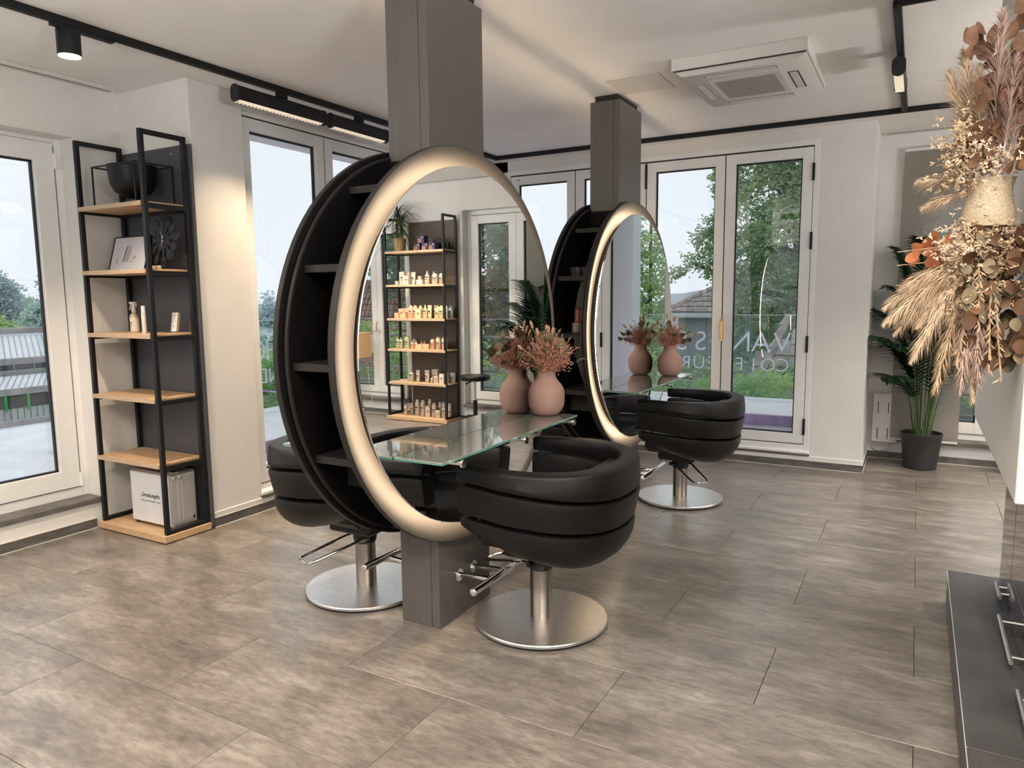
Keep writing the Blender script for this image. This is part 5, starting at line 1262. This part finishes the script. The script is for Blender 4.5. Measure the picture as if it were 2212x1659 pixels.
# bucket behind the shelving on the window sill, oak wall box, stool
bk = thing('steel_bucket', 'small steel bucket on the sill behind the product shelving', 'bucket', (2.12, 7.15, .2))
MB().lathe([(.055, 0), (.058, .003), (.078, .19), (.080, .195), (.074, .19), (.05, .01)], (2.125, 7.16, .202), 28).build('pail', 'steel', bk)
ob = thing('oak_wall_box', 'pale oak box with hanging cord near the lever-handled window', 'box', (2.62, 6.75, .72))
MB().box(2.50, 2.80, 6.72, 6.95, .735, 1.045, .002).build('box_body', 'oak', ob)
MB().box(2.515, 2.785, 6.716, 6.722, .75, 1.03, .001).build('door_front', 'oak', ob)
MB().box(2.60, 2.70, 6.95, YR, .78, 1.0, .002).build('wall_bracket', 'white_plastic', ob)
MB().tube([(2.56, 6.93, .74), (2.555, 6.95, .4), (2.55, 7.0, .12)], .0025, 6).build('cord', 'white_plastic', ob)
def stool(label, x, y, z):
    t = thing('rolling_stool', label, 'stool', (x, y, 0))
    MB().lathe([(.165, z-.055), (.175, z-.045), (.177, z-.012), (.170, z-.002), (.10, z), (0, z)], (x, y, 0), 48).build('seat', 'leather', t)
    MB().lathe([(.045, z-.075), (.05, z-.055)], (x, y, 0), 20).build('seat_plate', 'steel', t)
    MB().cyl((x, y, .28), (x, y, z-.07), .014, n=16).build('gas_lift', 'chrome', t)
    MB().cyl((x, y, .09), (x, y, .30), .025, n=18).build('sleeve', 'black', t)
    MB().tube([(x, y, z-.07), (x+.05, y-.04, z-.078), (x+.085, y-.06, z-.10)], [.005, .005, .012], 8).build('height_lever', 'black', t)
    for k in range(5):
        a = 2*pi*k/5+.3; ex, ey = x+.225*cos(a), y+.225*sin(a)
        MB().tube([(x, y, .105), (x+.12*cos(a), y+.12*sin(a), .10), (ex, ey, .062)], [.022, .018, .013], 8).build('base_arm', 'black', t)
        MB().cyl((ex-.012*sin(a), ey+.012*cos(a), .026), (ex+.012*sin(a), ey-.012*cos(a), .026), .026, n=14).build('castor', 'gasket', t)
    return t
stool('black round rolling stool seen in the near mirror below the window', .932, 6.87, .585)

# ================================================================== POTTED PALM
pp = thing('potted_palm', 'tall kentia palm in a charcoal pot beside the far pillar', 'plant', (.085, 6.86, 0))
PX, PY = .085, 6.86
MB().lathe([(.115, .002), (.122, .006), (.155, .285), (.158, .290), (.158, .300), (.150, .302), (.146, .27)], (PX, PY, 0), 48).build('pot', 'pot', pp)
MB().lathe([(.0, .262), (.147, .262)], (PX, PY, 0), 32).build('soil', 'soil', pp)
rr = random.Random(21)
def frond(az, lean, H_, L_, droop, nl=22, wleaf=.016, ll=.24, start=.42):
    """stem from the soil rising to height H_ then arching outwards, leaflets on the outer part"""
    p0 = Vector((PX+.045*cos(az), PY+.045*sin(az)*.8, .26)); dx = Vector((cos(az), sin(az)*(.22 if sin(az) > 0 else 1), 0))
    pts = []
    for k in range(17):
        f = k/16; out = lean*f+L_*max(0, f-.35)**1.7; z = .26+H_*(1-(1-f)**1.35)-droop*max(0, f-.6)**2*2.6
        pts.append(p0+dx*out+Vector((0, 0, z-.26)))
    o = MB().tube(pts, [.0075*(1-.75*k/16) for k in range(17)], 6).build('frond', 'stem', pp)
    mb = MB()
    for i in range(nl):
        f = start+(1-start)*(i+.5)/nl; kf = f*16; k = min(15, int(kf)); q = pts[k].lerp(pts[k+1], kf-k); tang = (pts[k+1]-pts[k]).normalized()
        for s_ in (-1, 1):
            side = tang.cross(Vector((0, 0, 1)));  side = side.normalized() if side.length > .05 else Vector((-sin(az), cos(az), 0))
            env = sin(pi*min(1, (i+1.5)/(nl+1)))**.6
            Lf = ll*1.6*env*rr.uniform(.9, 1.1); d = (side*s_*1.0+tang*.75+Vector((0, 0, .22))).normalized()
            wv = d.cross(Vector((0, 0, 1))).normalized()*wleaf*1.35*rr.uniform(.85, 1.15); vs = []
            for m_ in range(6):
                g = m_/5; pt = q+d*Lf*g+Vector((0, 0, -.42*Lf*g*g)); w_ = (sin(pi*min(1, .12+g*.88)))**.7 if g < 1 else .02
                vs += [pt-wv*w_, pt+Vector((0, 0, .0025*w_)), pt+wv*w_]
            # fix: three-vertex sections, V fold
            mb.add(vs, [(3*j, 3*j+1, 3*j+4, 3*j+3) for j in range(5)]+[(3*j+1, 3*j+2, 3*j+5, 3*j+4) for j in range(5)])
    l = mb.build('leaflets', 'palm', o, fixn=False)
    return o
fr_spec = [(.25, .10, 1.20, .62, .14, 24, .013, .25, .42), (-.25, .12, 1.02, .66, .16, 24, .013, .26, .42), (.6, .08, 1.42, .45, .10, 24, .012, .24, .45), (2.5, .10, 1.62, .42, .10, 26, .011, .24, .45), (1.9, .05, 1.70, .35, .12, 24, .011, .22, .5), (2.9, .12, 1.15, .75, .16, 22, .013, .26, .42), (3.5, .10, .92, .75, .18, 22, .013, .26, .42),
           (4.2, .10, .85, .62, .20, 20, .014, .26, .42), (4.9, .08, 1.05, .45, .16, 20, .013, .25, .45), (5.7, .10, .95, .60, .20, 20, .013, .25, .42), (.2, .10, .82, .55, .20, 20, .013, .24, .42), (.9, .06, 1.2, .35, .12, 20, .012, .24, .45),
           (3.2, .05, 1.30, .45, .12, 24, .012, .25, .45), (1.3, .06, 1.35, .30, .12, 20, .012, .22, .5), (3.9, .12, .60, .55, .20, 16, .014, .22, .45), (5.3, .08, .68, .40, .2, 16, .013, .2, .45), (2.2, .03, 1.0, .3, .1, 18, .013, .24, .5)]
for s_ in fr_spec: frond(*s_)
for i in range(14):
    a = rr.uniform(0, 2*pi); r_ = rr.uniform(.01, .09); h_ = rr.uniform(.25, .55)
    MB().tube([(PX+r_*cos(a), PY+r_*sin(a)*.8, .26), (PX+r_*1.6*cos(a), PY+r_*1.4*sin(a), .26+h_*.5), (PX+r_*2.6*cos(a), PY+r_*2*sin(a), .26+h_)], [.007, .006, .003], 6).build('stem', 'stem', pp)

# ================================================================== RIGHT CABINET AND LEDGE
lg = structure('trim_3')
MB().box(.190, 1.2, 2.336, 3.868, 0, .150, .002).build('stone_slab', 'stone', lg); MB().box(.190, 1.2, -2.5, 2.332, 0, .150, .002).build('stone_slab', 'stone', lg)
MB().box(.188, 1.2, 2.336, 3.872, .150, .158, .001).build('slate_cover', 'stone_top', lg); MB().box(.188, 1.2, -2.5, 2.332, .150, .158, .001).build('slate_cover', 'stone_top', lg)
MB().box(.1865, .1905, -2.5, 3.873, .151, .1575).build('edge_profile', 'alu_face', lg)
cb = thing('glossy_drawer_cabinet', 'black glossy drawer cabinet with steel bar handles on the stone ledge at right', 'cabinet', (.7, 2, .158))
MB().box(.400, 1.15, 0.2, 3.79, .159, .884, .001).build('carcass', 'gloss', cb)
YD = [3.785, 3.40, 2.78, 2.16, 1.54, .92, .30]
for i in range(6):
    ya = YD[i+1]+.004; yb = YD[i]
    for (za, zb) in ((.165, .330), (.334, .880)):
        d_ = MB().box(.385, .3995, ya, yb-.004, za, zb, .001).build('drawer', 'gloss', cb)
        zc = .200; hx = .343 if yb < 3.7 else .363
        if za < .2:
            MB().cyl((hx, ya+.09, zc), (hx, yb-.11, zc), .008, n=12).build('handle', 'steel', d_)
            for q in (ya+.14, yb-.16): MB().cyl((hx, q, zc), (.386, q, zc), .005, n=8).build('handle_post', 'steel', d_)

# ================================================================== DRIED FLOWER SWAG ON THE WHITE WALL
sw = thing('dried_flower_swag', 'big hanging swag of dried leaves and pampas on the white wall at right', 'wreath', (.19, 2.5, 1.7))
SX, SY = .165, 2.52
rr = random.Random(31)
prof = []
for i in range(15):
    f = i/14; prof.append((.066-.010*f+.004*sin(f*7)+(.005 if i in (0, 14) else 0), 1.655+.135*f))
b = MB().lathe([(r, z) for r, z in prof], (SX, SY, 0), 40); b.build('burlap_wrap', 'burlap', sw, ang=80)
for dy, dx in ((-.02, .02), (.05, .03)):
    MB().tube([(SX+.02, SY+dy*.4, 1.78), (SX+dx+.01, SY+dy, 2.15), (SX+dx+.035, SY+dy*1.1, 2.75)], .0035, 6).build('hanging_cord', 'cord', sw)
def plume(p0, d, L_, rad, m_, n_=420, droop=.25, nm='pampas_plume'):
    p0 = Vector(p0); d = Vector(d).normalized(); mb = MB(); pts = [p0+d*L_*k/8+Vector((0, 0, -droop*L_*(k/8)**2)) for k in range(9)]
    mb.tube(pts, [.003*(1-.7*k/8) for k in range(9)], 5, caps=False)
    for i in range(n_):
        f = rr.uniform(.12, 1.0); k = min(7, int(f*8)); q = pts[k].lerp(pts[k+1], f*8-k); tg = (pts[k+1]-pts[k]).normalized()
        env = sin(pi*min(1, f*.92+.06))**.7
        o_ = Vector((rr.gauss(0, 1), rr.gauss(0, 1), rr.gauss(0, 1))); o_ = (o_-tg*o_.dot(tg)).normalized()
        hl = rr.uniform(.6, 1.2)*rad*env*1.7; dd = (tg*1.0+o_*.75).normalized(); e1 = q+dd*hl*.5; e2 = q+dd*hl+Vector((0, 0, -.25*hl)); sd = dd.cross(o_).normalized()*.0011
        if sd.length < 1e-5: continue
        mb.add([q-sd, q+sd, e1+sd, e1-sd, e2], [(0, 1, 2, 3), (3, 2, 4)])
    o = mb.build(nm, m_, sw, fixn=False); return o
# upper pampas
plume((SX-.02, SY, 1.80), (-.20, -.1, 1), .36, .055, 'pampas', 620, .0)
plume((SX-.02, SY-.03, 1.80), (-.10, -.1, 1), .30, .05, 'pampas', 520, .0)
plume((SX+.02, SY-.08, 1.84), (.05, -.2, 1), .26, .05, 'pampas_pink', 520, .0)
plume((SX, SY-.04, 1.80), (-.02, -.25, 1), .42, .065, 'pampas_pink', 560, .0)
plume((SX+.03, SY-.05, 1.82), (.14, -.3, 1), .40, .06, 'pampas_pink', 500, .0)
plume((SX-.03, SY, 1.85), (-.38, 0, 1), .26, .05, 'pampas', 460, -.05)
plume((SX-.02, SY, 1.78), (-1, -.2, .18), .17, .035, 'pampas', 320, .1)
plume((SX-.02, SY, 1.76), (-1, -.1, -.1), .15, .03, 'pampas', 280, .2)
# lower pampas fanning to the left and down
for d_, L_, m_ in (((-1, -.1, -.38), .24, 'pampas'), ((-1, -.25, -.60), .26, 'pampas'), ((-1, 0, -.85), .25, 'pampas'), ((-.85, -.2, -.2), .19, 'pampas'), ((-.6, -.15, -1), .28, 'pampas'), ((-.25, -.2, -1), .33, 'wheat'), ((-.05, -.25, -1), .32, 'pampas_pink'), ((.10, -.25, -1), .30, 'pampas_pink'), ((.06, -.1, -1), .34, 'pampas'), ((-.95, -.1, -.7), .22, 'pampas'), ((-.7, -.1, -.8), .20, 'pampas')):
    plume((SX-.03, SY-.02, 1.56), d_, L_, .040, m_, 560, .22)
def disc_leaf(c, n_, R_, m_, nm='leaf', pointed=0.0, up=None):
    n_ = Vector(n_).normalized(); a1 = n_.orthogonal().normalized() if up is None else (Vector(up)-n_*Vector(up).dot(n_)).normalized(); a2 = n_.cross(a1); c = Vector(c)
    ring = []
    for k in range(14):
        a = 2*pi*k/14; q = 1+pointed*max(0, cos(a))**6; ring.append(c+a1*R_*cos(a)*q*1.1+a2*R_*.9*sin(a)+n_*R_*.22*cos(2*a+.5)+n_*R_*rr.uniform(-.06, .06))
    MB().add([c-n_*R_*.12]+ring+[c-a1*R_*1.1, c-a1*R_*1.6], [(0, 1+k, 1+(k+1) % 14) for k in range(14)]).build(nm, m_, sw, fixn=False, ang=80)
for i in range(72):   # upper brown leaves
    a = rr.uniform(-pi, .4); z = rr.uniform(1.80, 2.22); r_ = rr.uniform(.03, .095)
    disc_leaf((SX+.02+r_*cos(a)*1.1, SY-.05+r_*sin(a), z), (rr.gauss(0, .6), -1, rr.gauss(0, .5)), rr.uniform(.014, .027), 'brown_leaf', pointed=.5, up=(rr.gauss(0, .4), 0, 1))
for i in range(150):   # lower leaves on the right, rounder and greyer
    z = rr.uniform(1.26, 1.64); x_ = SX+rr.uniform(-.055, .09); disc_leaf((x_, SY-rr.uniform(-.02, .12), z), (rr.gauss(0, .5), -1, rr.gauss(0, .5)), rr.uniform(.014, .025), 'brown_leaf' if i % 3 else 'dleaf', pointed=.2, up=(0, 0, -1))
for i in range(16):   # rust coloured leaves on sprigs reaching left
    f = rr.uniform(.2, 1); x_ = SX-.06-.16*f; z = 1.60-.10*f+rr.gauss(0, .035); disc_leaf((x_, SY-.04+rr.gauss(0, .03), z), (rr.gauss(-.3, .6), -1, rr.gauss(0, .5)), rr.uniform(.011, .024), 'rust_leaf', 'rust_leaf_spray', .1)
for z1 in (1.60, 1.56, 1.50): MB().tube([(SX-.02, SY-.02, 1.60), (SX-.12, SY-.05, z1), (SX-.225, SY-.05, z1-.01)], .0016, 5).build('twig', 'cord', sw)
def seedheads(cx_, cz_, sx_, sz_, n_, m_, nm):
    mb = MB()
    for i in range(n_):
        p = Vector((cx_+rr.gauss(0, sx_), SY-.05+rr.gauss(0, .04), cz_+rr.gauss(0, sz_)))
        for k in range(5):
            d_ = Vector((rr.gauss(0, 1), rr.gauss(0, 1), rr.gauss(0, 1))).normalized(); L_ = rr.uniform(.006, .014); s_ = d_.orthogonal().normalized()*.003
            mb.add([p, p+d_*L_*.5+s_, p+d_*L_, p+d_*L_*.5-s_], [(0, 1, 2, 3)])
    o = mb.build(nm, m_, sw, fixn=False); o['kind'] = 'stuff'
seedheads(SX-.075, 1.86, .030, .055, 480, 'wheat', 'oat_seedheads')
seedheads(SX+.0, 1.62, .05, .03, 240, 'wheat', 'beige_statice')
seedheads(SX-.03, 1.50, .05, .06, 240, 'wheat', 'beige_statice')
seedheads(SX-.01, 1.83, .05, .03, 260, 'pampas', 'cream_statice')
seedheads(SX-.07, 1.59, .035, .035, 330, 'pampas', 'cream_statice')
seedheads(SX+.06, 1.56, .035, .035, 240, 'wheat', 'beige_statice')
MB().tube([(SX-.05, SY-.04, 1.80), (SX-.085, SY-.06, 1.93)], [.006, .0045], 8).ell((SX-.088, SY-.061, 1.94), .007, .007, .010, 8, 6).build('thick_stalk', 'wheat', sw)
for x0_, z0_, x1_, z1_ in ((SX-.02, 1.55, SX-.01, 1.36), (SX+.01, 1.50, SX+.02, 1.24), (SX+.02, 1.50, SX+.05, 1.22), (SX-.03, 1.50, SX-.06, 1.26)):
    mb = MB().tube([(x0_, SY-.10, z0_), (x1_, SY-.11, z1_)], .002, 5)
    for k in range(34):
        f = k/34; p = Vector((x0_+(x1_-x0_)*f, SY-.11, z0_+(z1_-z0_)*f)); d_ = Vector((rr.gauss(0, .5), rr.gauss(0, .5), -1)).normalized(); s_ = d_.orthogonal().normalized()*.003
        mb.add([p, p+d_*.012+s_, p+d_*.026, p+d_*.012-s_], [(0, 1, 2, 3)])
    mb.build('wheat_ear', 'wheat', sw, fixn=False)
